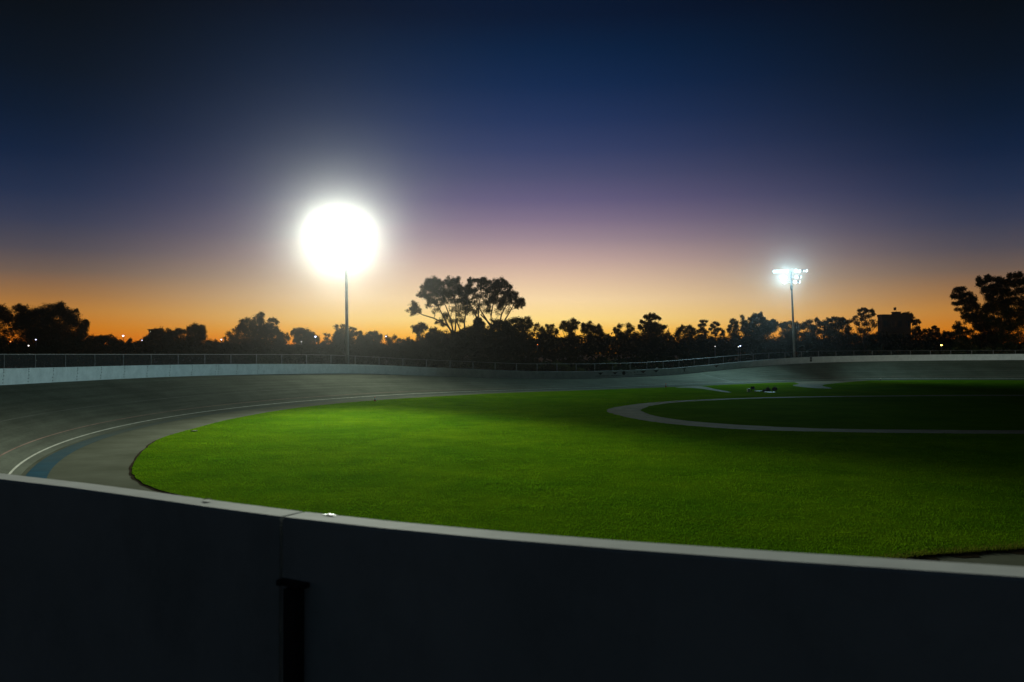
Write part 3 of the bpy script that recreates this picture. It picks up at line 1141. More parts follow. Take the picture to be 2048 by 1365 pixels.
G = 'gum_tree'
tree('eucalyptus_tree', 'ragged drooping tree cut by the left edge of the picture', 118, 8, (6, 672), [(-6, 622, 22, 13), (8, 634, 16, 11), (16, 645, 9, 9, .6), (-4, 655, 14, 14, .6), (14, 668, 8, 12, .35), (4, 684, 12, 12, .8), (24, 660, 6, 14, .4), (0, 700, 26, 10)], r0=.3)
tree('spreading_tree', 'broad dark tree mass standing tallest at the far left', 122, 95, (98, 668), [(40, 617, 15, 9, .8), (60, 632, 30, 16), (88, 634, 26, 18), (108, 622, 22, 12), (117, 612, 11, 8, .7), (126, 626, 14, 13, .8), (139, 632, 14, 13, .7), (147, 643, 15, 14, .9), (165, 650, 11, 9), (172, 645, 5, 6, .7), (164, 664, 12, 11), (112, 655, 32, 20), (66, 660, 34, 20), (100, 684, 72, 22), (150, 678, 20, 16), (45, 645, 20, 16), (152, 622, 5, 4, .6)], r0=.45, dens=1.1)
tree('round_tree', 'low rounded tree with a smooth crown right of the tall dark mass', 150, 200, (200, 690), [(184, 684, 18, 10), (201, 680, 12, 9), (214, 680, 18, 9), (228, 687, 12, 8, .7), (240, 688, 9, 6, .6), (205, 700, 44, 12)], dens=1.2)
tree('small_tree', 'small shrubby tree between two bluish lamps at the left', 150, 262, (262, 694), [(259, 690, 8, 8, .7), (260, 681, 3, 4, .7), (276, 692, 12, 6), (290, 683, 8, 7, .8), (297, 677, 8, 5, .7), (278, 702, 30, 9)], r0=.15)
tree('bushy_tree', 'lumpy dark tree in front of the flat-roofed building', 145, 335, (335, 688), [(316, 664, 14, 7, .9), (326, 670, 14, 9), (307, 676, 10, 9), (343, 668, 14, 8, .9), (358, 664, 13, 7), (335, 676, 10, 8), (345, 684, 46, 14), (340, 700, 58, 11), (312, 690, 14, 10)], dens=1.1)
tree('bushy_tree', 'open-crowned tree beside the bright orange gap in the treeline', 138, 392, (391, 684), [(388, 654, 9, 6, .6), (394, 660, 15, 10, .75), (405, 657, 8, 7, .7), (404, 667, 9, 9, .75), (382, 664, 12, 9, .8), (407, 676, 6, 6), (392, 676, 16, 8), (398, 690, 24, 12), (385, 702, 34, 10)], dens=1.0)
tree('small_tree', 'low shrub tree next to the small palm', 160, 428, (428, 695), [(417, 690, 7, 10), (430, 688, 9, 6, .8), (440, 692, 8, 6, .8), (428, 701, 26, 9)], r0=.15)
tree('feathery_tree', 'thin feathery tree between the small palm and a leafy crown', 170, 466, (466, 684), [(459, 669, 6, 6, .4), (470, 661, 6, 6, .4), (466, 676, 9, 6, .7), (475, 668, 5, 5, .4), (464, 692, 18, 14)], leaf=1.8, r0=.16)
tree('leafy_tree', 'layered leafy tree with two airy tops left of the bright tower', 135, 512, (510, 676), [(486, 648, 9, 9, .8), (496, 643, 6, 6, .7), (481, 658, 10, 8, .8), (510, 645, 12, 10, .75), (519, 634, 6, 7, .5), (524, 630, 6, 5, .5), (522, 644, 8, 9, .7), (542, 641, 7, 5, .5), (550, 640, 6, 4, .5), (553, 645, 4, 4, .5), (538, 652, 12, 7, .8), (501, 660, 22, 11), (528, 662, 22, 11), (548, 664, 11, 9), (512, 682, 54, 15), (505, 700, 64, 11)], r0=.3)
tree('small_tree', 'low tree in the dip left of a bluish lamp', 155, 568, (568, 690), [(563, 672, 9, 7), (574, 676, 6, 5, .8), (560, 684, 14, 9), (570, 698, 24, 11)], r0=.16)
tree('bushy_tree', 'dome-shaped tree with a bluish lamp at its right shoulder', 150, 606, (606, 686), [(584, 668, 3, 6, .7), (594, 667, 9, 8), (604, 664, 10, 7), (612, 670, 10, 9), (622, 671, 9, 8), (632, 678, 8, 7), (594, 679, 8, 7, .6), (612, 684, 24, 10), (610, 699, 34, 11)])
tree('sapling', 'spindly sapling with bare gaps left of the bright pole', 150, 652, (652, 690), [(650, 669, 3, 2, .5), (657, 671, 4, 3, .5), (652, 678, 5, 4, .4), (656, 683, 6, 5, .5), (646, 688, 6, 5, .6), (652, 698, 18, 9)], leaf=1.8, r0=.12)
tree('bushy_tree', 'tree crown surrounding the foot of the bright tower pole', 128, 690, (690, 688), [(674, 655, 7, 5, .45), (686, 652, 5, 4, .45), (677, 664, 8, 6, .6), (688, 664, 11, 8, .8), (704, 658, 5, 4, .5), (709, 659, 3, 3, .5), (702, 668, 9, 6, .8), (680, 674, 16, 8), (694, 682, 30, 12), (690, 699, 46, 12)])
tree('small_tree', 'small pointed tree just right of the bright tower pole', 160, 721, (721, 690), [(713, 668, 5, 4, .7), (721, 666, 2.5, 4, .8), (721, 672, 5, 5), (730, 677, 6, 4, .8), (722, 686, 12, 9), (722, 699, 22, 10)], r0=.15)
tree('round_tree', 'evenly domed tree midway between bright tower and tall gums', 150, 745, (745, 690), [(737, 674, 8, 6, .8), (744, 668, 9, 5, .8), (752, 670, 8, 6, .8), (757, 676, 7, 6), (745, 682, 20, 8), (750, 697, 34, 12)])
tree('low_tree', 'ragged low tree with pinpricks of sky left of the tall gums', 165, 795, (795, 692), [(774, 678, 6, 5, .7), (780, 684, 8, 5, .8), (789, 675, 5, 5, .7), (799, 681, 6, 4, .6), (808, 684, 6, 4, .6), (816, 679, 5, 3, .6), (822, 683, 6, 4, .6), (812, 691, 12, 6, .6), (790, 694, 20, 8), (800, 703, 36, 8)], leaf=2.0)
tree('bushy_tree', 'leaning tree with a round head under the lowest gum branch', 135, 842, (842, 682), [(834, 657, 10, 7), (842, 652, 9, 6, .9), (850, 656, 7, 6, .7), (838, 664, 10, 6, .9), (840, 674, 7, 6, .6), (843, 682, 9, 6, .7), (846, 692, 18, 10), (842, 702, 26, 9)], r0=.2)
tree('bushy_tree', 'dense dark tree tucked below the left gum trunk', 132, 868, (868, 688), [(867, 663, 9, 7), (860, 672, 11, 9), (874, 672, 10, 9), (866, 686, 24, 13), (888, 668, 7, 7, .6), (897, 672, 8, 6, .6), (870, 700, 34, 12)])

# the two big gums
gumA = [(828, 612, 10, 9, .9), (825, 622, 10, 8, .9), (838, 622, 7, 6, .6), (863, 562, 13, 9), (853, 575, 12, 10), (868, 578, 17, 12), (846, 590, 10, 7), (860, 596, 14, 10), (880, 566, 9, 8), (897, 566, 11, 9), (909, 562, 11, 8), (915, 574, 13, 10), (900, 584, 16, 10), (884, 588, 14, 10), (924, 586, 13, 11), (936, 580, 9, 9), (870, 606, 12, 7, .6), (886, 604, 10, 8, .7), (905, 600, 13, 9, .7), (925, 603, 12, 9, .7), (858, 612, 9, 5, .35), (872, 622, 9, 6, .35), (890, 634, 10, 9, .5), (912, 620, 13, 12, .45), (930, 618, 10, 12, .5), (905, 642, 10, 8, .35), (880, 645, 8, 5, .7), (922, 640, 10, 12, .3), (886, 650, 6, 4, .4)]
gumB = [(943, 563, 9, 6), (938, 574, 9, 7), (955, 563, 10, 6), (966, 560, 8, 6), (972, 566, 8, 8), (958, 572, 8, 5, .7), (976, 580, 7, 8, .9), (968, 578, 8, 6, .6), (984, 600, 11, 10), (974, 606, 8, 8, .8), (990, 566, 9, 8), (1001, 563, 9, 7), (1007, 572, 9, 8), (1017, 574, 7, 8, .8), (996, 578, 11, 9), (1010, 590, 12, 9), (1003, 602, 11, 10), (1020, 600, 12, 9), (1028, 592, 10, 8), (1037, 602, 10, 7), (1043, 608, 7, 5), (1034, 613, 9, 5), (944, 606, 10, 8, .6), (955, 596, 8, 8, .45), (938, 620, 10, 12, .4), (950, 624, 8, 8, .4), (995, 625, 9, 10, .15), (1015, 620, 10, 8, .15), (985, 574, 8, 8), (948, 584, 8, 10, .9), (966, 592, 9, 9, .5), (990, 588, 9, 8), (1022, 582, 9, 8, .9), (930, 600, 9, 10, .8), (958, 612, 10, 8, .4), (975, 620, 9, 9, .4), (1000, 613, 9, 8, .5), (1046, 601, 5, 5)]


def gum(label, d, stems, cl, dens=0.85):
    bx = sum(s_[0][0] for s_ in stems) / len(stems)
    b = wpt(bx, YH, d)
    b.z = 1.1
    t = empty(G, b)
    tag(t, label, 'tree', 'tall gum trees')
    m = MB()
    forks = []
    k_ = d / F
    for st in stems:
        pp = [wpt(q[0], q[1], d) for q in st]
        pp[0].z = 0.9
        yo = random.uniform(-1.5, 1.5)
        for i, q in enumerate(pp):
            q.y += yo * i / len(pp)
        r_ = [k_ * (2.6 - 2.0 * i / (len(pp) - 1)) * 0.9 for i in range(len(pp))]
        m.tube(pp, r_, 8, False)
        forks += [(pp[i], r_[i]) for i in range(1, len(pp))]
    for c in cl:
        tgt = wpt(c[0], c[1], d)
        tgt.y += random.uniform(-1, 1) * c[2] * k_
        # nearest stem joint that lies below the cluster
        best = min(forks, key=lambda fr: (fr[0] - tgt).length + (40 if fr[0].z > tgt.z else 0))
        f_, r_ = best
        r1 = min(r_ * 0.6, k_ * 0.9)
        mid = f_.lerp(tgt, 0.5) + Vector((random.uniform(-.08, .08), 0, -0.08)) * (tgt - f_).length
        m.tube([f_, mid, tgt], [r1, r1 * 0.7, r1 * 0.3], 5, False)
        for _ in range(4):
            a = mid.lerp(tgt, random.uniform(0.1, 0.9))
            e = tgt + Vector((random.uniform(-1, 1) * c[2], random.uniform(-1, 1) * c[2], random.uniform(-.8, 1) * c[3])) * k_ * 0.9
            m.tube([a, a.lerp(e, 0.5) + Vector((0, 0, -0.08)), e], [r1 * 0.4, r1 * 0.28, r1 * 0.12], 4, False)
    m.build('trunk', M['bark'], t, True)
    tris_obj('crown', leaves_for([(c[0], c[1], c[2] * 1.06, c[3] * 1.05) + tuple(c[4:]) for c in cl], d, 1.95, dens, 0.06), M['leaf'], t)


gum('left one of the two tall spreading gum trees, with a low branch reaching left', 150,
    [[(906, 712), (905, 665), (893, 650), (868, 637), (845, 630), (830, 622)], [(905, 712), (903, 665), (890, 640), (876, 612), (865, 590)], [(908, 712), (907, 668), (902, 640), (893, 615), (880, 590)],
     [(910, 712), (910, 668), (912, 640), (912, 610), (905, 580)], [(914, 712), (922, 665), (914, 645), (920, 620), (926, 592)], [(925, 712), (930, 668), (929, 645), (934, 615), (936, 590)]], gumA)
gum('right one of the two tall spreading gum trees, with bare forked limbs', 153,
    [[(958, 712), (957, 660), (953, 635), (942, 612), (934, 600)], [(956, 712), (956, 650), (957, 620), (961, 595), (964, 575)], [(978, 712), (982, 655), (970, 635), (957, 615), (950, 590)],
     [(984, 712), (983, 652), (982, 632), (986, 610), (992, 585)], [(984, 712), (984, 652), (962, 630), (975, 615), (980, 602)], [(1004, 712), (1005, 655), (1010, 640), (1022, 620), (1030, 606)], [(1000, 712), (998, 652), (1003, 630), (1012, 612), (1015, 596)]], gumB)
tree('bushy_tree', 'wide dark mound of foliage under the left gum', 140, 930, (930, 690), [(915, 672, 16, 8), (932, 664, 16, 8), (948, 660, 12, 8), (910, 684, 22, 12), (940, 680, 32, 16), (925, 700, 48, 13)], dens=1.2)
tree('bushy_tree', 'dark tree with a pointed top between the gum trunks', 138, 965, (965, 680), [(956, 640, 7, 6), (953, 648, 8, 7), (962, 650, 8, 8), (958, 660, 14, 8), (972, 672, 22, 14), (970, 695, 34, 16)], dens=1.2)
tree('leafy_tree', 'leafy tree filling the space below the right gum', 138, 1010, (1010, 680), [(994, 645, 11, 7, .9), (1003, 652, 14, 8), (986, 655, 10, 6), (1016, 646, 9, 6, .8), (1020, 655, 14, 9), (1005, 668, 30, 14), (1010, 692, 40, 18)], dens=1.15)
tree('leafy_tree', 'rounded tree at the right foot of the gum pair', 142, 1042, (1042, 680), [(1028, 641, 8, 6, .6), (1040, 642, 10, 7, .8), (1055, 642, 9, 6, .8), (1062, 650, 6, 7, .7), (1045, 654, 17, 9), (1040, 668, 26, 12), (1045, 692, 36, 18)])
tree('bushy_tree', 'open lacy tree right of the gum pair', 160, 1090, (1092, 686), [(1075, 651, 5, 4, .7), (1070, 659, 5, 5, .5), (1066, 667, 5, 6, .35), (1084, 660, 7, 5, .8), (1096, 654, 6, 4, .6), (1104, 653, 6, 4, .6), (1100, 662, 9, 6, .7), (1112, 664, 6, 6, .7), (1088, 670, 18, 8), (1095, 690, 34, 16)])
tree('bushy_tree', 'tree with a ball of foliage held above a sunlit gap', 155, 1142, (1140, 680), [(1127, 645, 6, 4), (1124, 654, 7, 5), (1136, 650, 9, 6), (1146, 643, 8, 6, .6), (1156, 646, 5, 3, .6), (1147, 653, 9, 7), (1140, 660, 11, 6), (1144, 668, 8, 5), (1140, 680, 18, 9), (1142, 698, 24, 12)])
tree('bushy_tree', 'dark tree with a bumpy crown in the middle of the treeline', 152, 1183, (1183, 684), [(1168, 651, 6, 5), (1179, 650, 8, 6), (1168, 660, 8, 6), (1184, 658, 12, 8), (1198, 654, 5, 5, .8), (1196, 662, 9, 7), (1204, 668, 6, 5, .8), (1185, 674, 20, 10), (1185, 694, 28, 15)], dens=1.1)
tree('low_tree', 'low tree in the yellow notch at mid treeline', 170, 1216, (1216, 690), [(1213, 674, 9, 5), (1222, 678, 7, 5, .7), (1216, 690, 14, 12)], r0=.15)
tree('bushy_tree', 'twin-headed tree left of the umbrella-topped pine', 158, 1248, (1248, 686), [(1230, 659, 5, 4, .7), (1239, 653, 6, 5, .6), (1236, 663, 7, 5, .8), (1258, 651, 6, 5, .6), (1262, 657, 6, 6, .6), (1256, 663, 7, 5, .8), (1247, 672, 16, 8), (1268, 674, 10, 8), (1250, 692, 28, 16)])
tree('pine_tree', 'dark tree topped by a flat umbrella of foliage', 150, 1303, (1302, 672), [(1294, 634, 8, 4), (1304, 632, 8, 4), (1311, 636, 5, 4), (1318, 637, 5, 2.5), (1300, 640, 7, 2.5, .6), (1285, 645, 6, 4), (1281, 653, 5, 5, .8), (1298, 648, 8, 5), (1308, 650, 12, 6), (1294, 658, 14, 8), (1316, 658, 14, 9), (1328, 654, 5, 4), (1305, 672, 30, 13), (1335, 670, 7, 7, .5), (1342, 674, 4, 6, .4), (1305, 694, 42, 17)], dens=1.1)
tree('bushy_tree', 'half-round tree with light peeping through its top', 155, 1372, (1372, 684), [(1357, 660, 6, 5, .8), (1366, 656, 7, 4, .7), (1376, 655, 8, 4, .7), (1384, 659, 6, 5, .8), (1354, 669, 7, 6, .8), (1370, 664, 12, 6, .7), (1384, 668, 9, 6), (1368, 678, 20, 9), (1372, 696, 30, 14)])
tree('slender_gum', 'slim gum with stacked tufts left of a similar one', 160, 1404, (1404, 672), [(1404, 643, 6, 2.5), (1400, 650, 4, 3), (1408, 650, 5, 2.5), (1413, 643, 2.5, 2), (1404, 658, 6, 4), (1396, 664, 5, 4, .8), (1410, 664, 6, 4), (1404, 674, 12, 6), (1406, 692, 20, 16)], leaf=1.9, r0=.16, thin=.7)
tree('slender_gum', 'slim gum with round tufts and a bright gap at its foot', 162, 1430, (1430, 676), [(1430, 646, 6, 2.5), (1424, 652, 4, 3), (1436, 650, 4, 2.5), (1428, 655, 4, 2), (1433, 661, 6, 3.5), (1438, 659, 4, 3), (1421, 659, 3, 3), (1426, 666, 4, 2.5), (1432, 670, 3, 4), (1446, 664, 3, 4), (1444, 669, 6, 3, .7), (1422, 682, 8, 12), (1446, 686, 16, 12), (1436, 702, 22, 8)], leaf=1.9, r0=.15, thin=.7)
tree('bushy_tree', 'tufted tree leaning against the tall dark oak', 150, 1468, (1467, 682), [(1466, 640, 4, 1.8), (1462, 643, 3, 2, .7), (1470, 646, 7, 4), (1460, 653, 5, 4), (1472, 653, 6, 5), (1458, 661, 5, 4), (1470, 664, 7, 7), (1484, 633, 4, 2.5, .6), (1487, 638, 3, 2.5, .6), (1488, 648, 6, 6), (1489, 660, 7, 8), (1468, 677, 13, 9), (1466, 695, 26, 14)])
tree('oak_tree', 'tall dark oak left of the far tower pole', 145, 1520, (1520, 676), [(1504, 640, 7, 5), (1511, 632, 7, 5), (1521, 631, 6, 5), (1527, 637, 4, 3, .6), (1516, 642, 14, 7), (1500, 652, 12, 8), (1532, 648, 12, 8), (1547, 644, 6, 5), (1554, 648, 4, 4), (1542, 658, 14, 9), (1515, 665, 28, 14), (1520, 690, 40, 20)], r0=.35, dens=1.2)
tree('bushy_tree', 'dark tree behind the far tower pole', 165, 1582, (1582, 682), [(1562, 651, 5, 4), (1571, 648, 5, 3), (1581, 647, 7, 4), (1593, 650, 8, 4), (1570, 656, 10, 6), (1590, 658, 11, 7), (1580, 668, 22, 9), (1580, 690, 34, 18)])
tree('bushy_tree', 'pair of leafy heads just right of the far tower pole', 160, 1620, (1620, 680), [(1611, 649, 6, 5, .8), (1620, 644, 6, 5, .6), (1606, 655, 6, 5), (1633, 641, 6, 4, .7), (1637, 647, 6, 5, .8), (1624, 655, 12, 6), (1618, 670, 16, 10), (1625, 692, 34, 16)])
tree('spreading_tree', 'wide low-domed tree between far tower and slim gum', 150, 1672, (1670, 678), [(1648, 647, 8, 5), (1660, 641, 9, 4), (1672, 638, 9, 4), (1684, 639, 8, 4), (1694, 644, 8, 5, .8), (1655, 653, 14, 7), (1680, 650, 16, 8), (1645, 664, 16, 8), (1670, 666, 20, 9), (1696, 660, 10, 8, .7), (1690, 674, 16, 9), (1668, 692, 46, 16)], r0=.35)
tree('slender_gum', 'tall airy gum directly left of the dark tower block', 148, 1728, (1728, 674), [(1720, 622, 5, 3, .7), (1727, 619, 6, 3, .7), (1733, 623, 5, 4, .7), (1722, 629, 7, 4, .7), (1743, 623, 6, 4, .8), (1747, 628, 4, 3, .7), (1738, 632, 6, 4, .7), (1727, 638, 7, 5, .7), (1712, 634, 6, 3, .4), (1708, 641, 6, 4, .6), (1716, 648, 6, 5, .6), (1732, 648, 6, 5, .6), (1744, 643, 5, 4, .4), (1747, 652, 6, 5, .5), (1738, 660, 6, 4, .5), (1725, 662, 8, 7, .7), (1754, 648, 3, 6, .3)], leaf=1.9, r0=.22, thin=.8)
tree('bushy_tree', 'low dark tree at the foot of the tower block', 160, 1740, (1740, 690), [(1712, 676, 12, 9), (1734, 678, 16, 9), (1756, 672, 12, 8), (1780, 682, 22, 12), (1745, 696, 46, 13), (1805, 694, 34, 14)])
tree('bushy_tree', 'tree head rising behind the right end of the tower block roof', 215, 1812, (1812, 660), [(1800, 631, 5, 3), (1807, 630, 6, 3), (1814, 629, 5, 4), (1822, 631, 4, 4), (1823, 638, 4, 6), (1812, 640, 12, 7)], leaf=2.0)
tree('slender_gum', 'small tufted tree at the right corner of the tower block', 160, 1832, (1832, 682), [(1826, 643, 4, 2.5), (1834, 642, 6, 2.5), (1839, 645, 3, 1.5), (1830, 648, 5, 2.5), (1834, 656, 6, 4), (1828, 662, 5, 5), (1838, 662, 4, 4), (1834, 672, 12, 8), (1840, 692, 24, 15)], leaf=1.9, r0=.15)
tree('low_tree', 'low lumpy tree line piece left of the amber lamp', 172, 1862, (1862, 684), [(1851, 662, 6, 4), (1862, 661, 5, 3), (1869, 655, 5, 3.5), (1874, 661, 5, 4), (1866, 667, 12, 4), (1860, 674, 16, 8), (1864, 692, 26, 14)], leaf=2.0)
tree('low_tree', 'low hedge-like tree between the little palm and the large tree at right', 172, 1900, (1900, 690), [(1896, 667, 8, 3), (1885, 672, 10, 6), (1906, 670, 9, 5), (1898, 684, 24, 11), (1900, 698, 30, 10)], leaf=2.0)
tree('bushy_tree', 'small upright tree in front of the large tree at right', 152, 1918, (1918, 680), [(1918, 650, 6, 5), (1912, 656, 7, 5), (1922, 658, 7, 5), (1916, 666, 11, 6), (1932, 659, 5, 4, .7), (1934, 666, 6, 4, .7), (1943, 662, 6, 5, .5), (1925, 678, 18, 9), (1928, 696, 32, 14)])
tree('eucalyptus_tree', 'large ragged eucalyptus filling the right edge of the picture', 158, 1995, (1992, 668), [(1916, 582, 8, 6, .8), (1925, 578, 8, 4, .8), (1909, 592, 7, 5, .8), (1922, 594, 11, 7, .9), (1936, 590, 9, 6, .8), (1945, 598, 9, 8, .9), (1911, 608, 7, 4, .8), (1928, 606, 12, 6, .9), (1917, 619, 7, 4, .3), (1933, 618, 10, 7, .8), (1950, 612, 9, 8), (1930, 632, 8, 6, .9), (1945, 640, 13, 8), (1960, 628, 15, 11), (1958, 560, 6, 5, .8), (1964, 567, 9, 7, .9), (1976, 553, 6, 4, .6), (1982, 560, 11, 6, .8), (1974, 578, 12, 8, .9), (1998, 560, 10, 6), (1994, 576, 13, 10), (1984, 594, 12, 10), (2014, 566, 10, 8), (2024, 553, 9, 5), (2038, 551, 10, 5), (2030, 566, 14, 8), (2046, 562, 10, 8), (2012, 586, 14, 10), (2040, 582, 12, 10, .7), (2000, 608, 18, 12), (2026, 604, 13, 10, .8), (2046, 608, 10, 12), (1980, 618, 14, 10), (2015, 626, 20, 12), (2042, 632, 14, 12), (1985, 644, 20, 11), (1965, 655, 16, 9), (2020, 650, 30, 12), (1995, 675, 50, 14), (2000, 698, 60, 13)], mat='leaf', leaf=2.1, r0=.5, thin=.8, dens=1.35)


def palm(label, px, py, d, r_px, foot):
    b = wpt(px, YH, d)
    b.z = 1.1
    t = empty('palm_tree', b)
    tag(t, label, 'palm', 'small palms')
    c = wpt(px, py, d)
    MB().tube([b, b.lerp(c, 0.5) + Vector((0.1, 0, 0)), c], [0.3, 0.22, 0.2], 8).build('trunk', M['bark'], t, True)
    tr = []
    R = r_px * d / F
    for i in range(34):
        a = random.uniform(0, 2 * math.pi)
        e = random.uniform(-0.7, 1.2)
        dr = Vector((math.cos(a) * math.cos(e), math.sin(a) * math.cos(e), math.sin(e)))
        prev = c.copy()
        L_ = R * random.uniform(.8, 1.15)
        sidev = dr.cross(Vector((0, 0, 1))).normalized()
        for j in range(1, 8):
            u = j / 7
            q = c + dr * L_ * u + Vector((0, 0, -0.55 * L_ * u * u))
            w = 0.13 * L_ * (1 - u * 0.6)
            for sg in (-1, 1):
                tr.append([prev, q, prev.lerp(q, 0.7) + sidev * sg * w + Vector((0, 0, -0.5 * w))])
            prev = q
    tris_obj('crown', np.array([[tuple(v) for v in q] for q in tr]), M['leafdark'], t)


palm('little palm silhouetted beside a bluish lamp, left of the leafy tree', 450, 675, 175, 8, 0)
palm('little palm on the skyline left of the large tree at right', 1888, 663, 175, 6, 0)

# unbroken dark scrub under the trees
und = []
wall_far = lambda px: float(np.interp(px, [-150, 0, 253, 598, 832, 1124, 1374, 1536, 1720, 2200], [38, 46, 59, 78, 89, 101.5, 114, 124, 129, 128]))
for back_, ylo, yhi in ((9, 712, 742), (14, 700, 730), (26, 694, 714), (44, 674, 702)):
    px = -120
    while px < 2180:
        low = 0 if px < 640 else 22 * math.exp(-((px - 1140) / 260) ** 2)
        d = wall_far(px) + back_ + random.uniform(-2, 2)
        if px < 500:
            d += 18
        top_ = 0.0 if back_ > 14 else low * 0.6
        if back_ > 40 and (px < 860 or px > 1840):
            top_ = 8.0
        und.append((d, (px + random.uniform(-6, 6), random.uniform(ylo + 4, yhi - 4) + top_, random.uniform(16, 30), random.uniform(8, 13), 0.8)))
        px += random.uniform(13, 20)
V = np.concatenate([leaves_for([c], d, 4.2, 0.75) for d, c in und])
tag(tris_obj('undergrowth', V, M['leafdark']), 'continuous dark scrub below the trees beyond the fence', 'undergrowth', kind='stuff')

# two lit bushes close behind the fence on the far straight


def bush(label, d, cl):
    b = wpt(cl[0][0], YH, d)
    b.z = ground_z(190, 6)
    t = empty('bush', b)
    tag(t, label, 'bush', 'bushes behind the fence')
    m = MB()
    for c in cl:
        for _ in range(3):
            e = wpt(c[0] + random.uniform(-1, 1) * c[2] * .6, c[1], d)
            m.tube([b, b.lerp(e, .5) + Vector((random.uniform(-.2, .2), 0, 0.1)), e], [.04, .03, .012], 5, False)
    m.build('stem', M['bark'], t)
    tris_obj('foliage', leaves_for(cl, d, 1.9, 1.0), M['leafolive'], t)


bush('larger olive-green bush poking above the fence rail on the far straight', 107, [(1118, 734, 16, 8, .9), (1105, 737, 12, 7), (1130, 738, 12, 7), (1120, 742, 24, 6), (1082, 738, 12, 6, .7)])
bush('smaller olive-green bush right of the larger one, below the rail', 107.5, [(1150, 738, 8, 5), (1158, 741, 8, 4), (1144, 742, 8, 4)])
bush('dark bush above the rail left of the round wall emblem', 112.5, [(1218, 728, 9, 4, .8), (1226, 729, 7, 3, .8), (1210, 730, 6, 3, .8), (1218, 734, 12, 5, .5)])

# ------------------------------------------------------------------ far buildings


def building(label, d, x0, x1, ytop, rows, cols, extra=None):
    a, b = wpt(x0, YH, d), wpt(x1, YH, d)
    top = wpt(x0, ytop, d).z
    w = b.x - a.x
    cx = (a.x + b.x) / 2
    dep = w * 0.34
    t = empty('apartment_block', (cx, d + dep / 2, 1.1))
    tag(t, label, 'building')
    MB().box((cx, d + dep / 2, (top + 1.1) / 2), (w, dep, top - 1.1)).build('wall', M['stucco'], t)
    m = MB()
    for (bx, by, sx, sy) in ((cx, d - 0.1, w + .12, .3), (cx, d + dep + .1, w + .12, .3), (a.x - .02, d + dep / 2, .3, dep), (b.x + .02, d + dep / 2, .3, dep)):
        m.box((bx, by, top + 0.15), (sx, sy, .6))
    m.build('parapet', M['stucco'], t)
    for r in range(rows):
        for c in range(cols):
            wx = a.x + w * (c + .5) / cols
            wz = top - 1.8 - 3.2 * r
            f_ = MB()
            ww, wh = min(1.5, w / cols * .55), 1.5
            f_.box((wx, d - .03, wz + wh / 2 + .06), (ww + .24, .12, .12)).box((wx, d - .03, wz - wh / 2 - .06), (ww + .24, .16, .12)).box((wx - ww / 2 - .06, d - .03, wz), (.12, .12, wh)).box((wx + ww / 2 + .06, d - .03, wz), (.12, .12, wh))
            wo = f_.build('window', M['stucco'], t)
            MB().box((wx, d - .012, wz), (ww, .02, wh)).build('pane', M['glass'], wo)
    return t, top


bl, top = building('square dark tower block with a flag, right of the far tower', 205, 1764, 1822, 633, 3, 4)
c = wpt(1790, 631, 207)
hx = 12 * 205 / F
MB().box((c.x, 206.3, top + .45), (hx, 1.8, 1.1)).box((c.x, 206.3, top + 1.05), (hx + .2, 2.0, .15)).build('stair_tower', M['stucco'], bl)
MB().tube([(c.x, 206.3, top + 1.0), (c.x, 206.3, top + 2.3)], .04, 6).build('flagpole', M['darkmetal'], bl)
mesh_obj('flag', [(c.x, 206.3, top + 1.6), (c.x - .35, 206.25, top + 1.45), (c.x - .6, 206.35, top + 1.55), (c.x - .6, 206.35, top + 2.2), (c.x - .35, 206.25, top + 2.15), (c.x, 206.3, top + 2.3)], [(0, 1, 4, 5), (1, 2, 3, 4)], M['flag'], bl)
bl2, top2 = building('flat-roofed building half hidden behind trees at the left', 230, 298, 314, 663, 2, 2)
a2 = wpt(298, 662.5, 230)
MB().box((a2.x + 1.0, 231, top2 + .5), (2.9, 2.6, .16)).build('roof', M['stucco'], bl2)

# ------------------------------------------------------------------ distant street lamps


def street_lamp(px, py, d, colr, strength, size_px, label, arm=True):
    b = wpt(px, YH, d)
    b.z = 1.1
    t = empty('street_lamp', b)
    tag(t, label, 'street lamp', 'distant street lamps')
    c = wpt(px, py, d)
    R = size_px * d / F / 2 * 0.85
    m = MB()
    m.tube([b, (b.x, b.y, c.z + R * .5)], [.09, .06], 8)
    m.build('pole', M['darkmetal'], t)
    MB().lathe((c.x, c.y - .05, c.z), [(R * .5, R * .95), (R * 1.25, R * .75), (R * 1.2, R * .55), (R * .9, R * .5)], 12).build('lamp_shade', M['darkmetal'], t)
    MB().lathe((c.x, c.y - .05, c.z), [(R * .4, -R), (R * .85, -R * .5), (R, 0), (R * .8, R * .5)], 12).build('bulb', lamp_material('lamp_bulb', colr, strength), t, True)


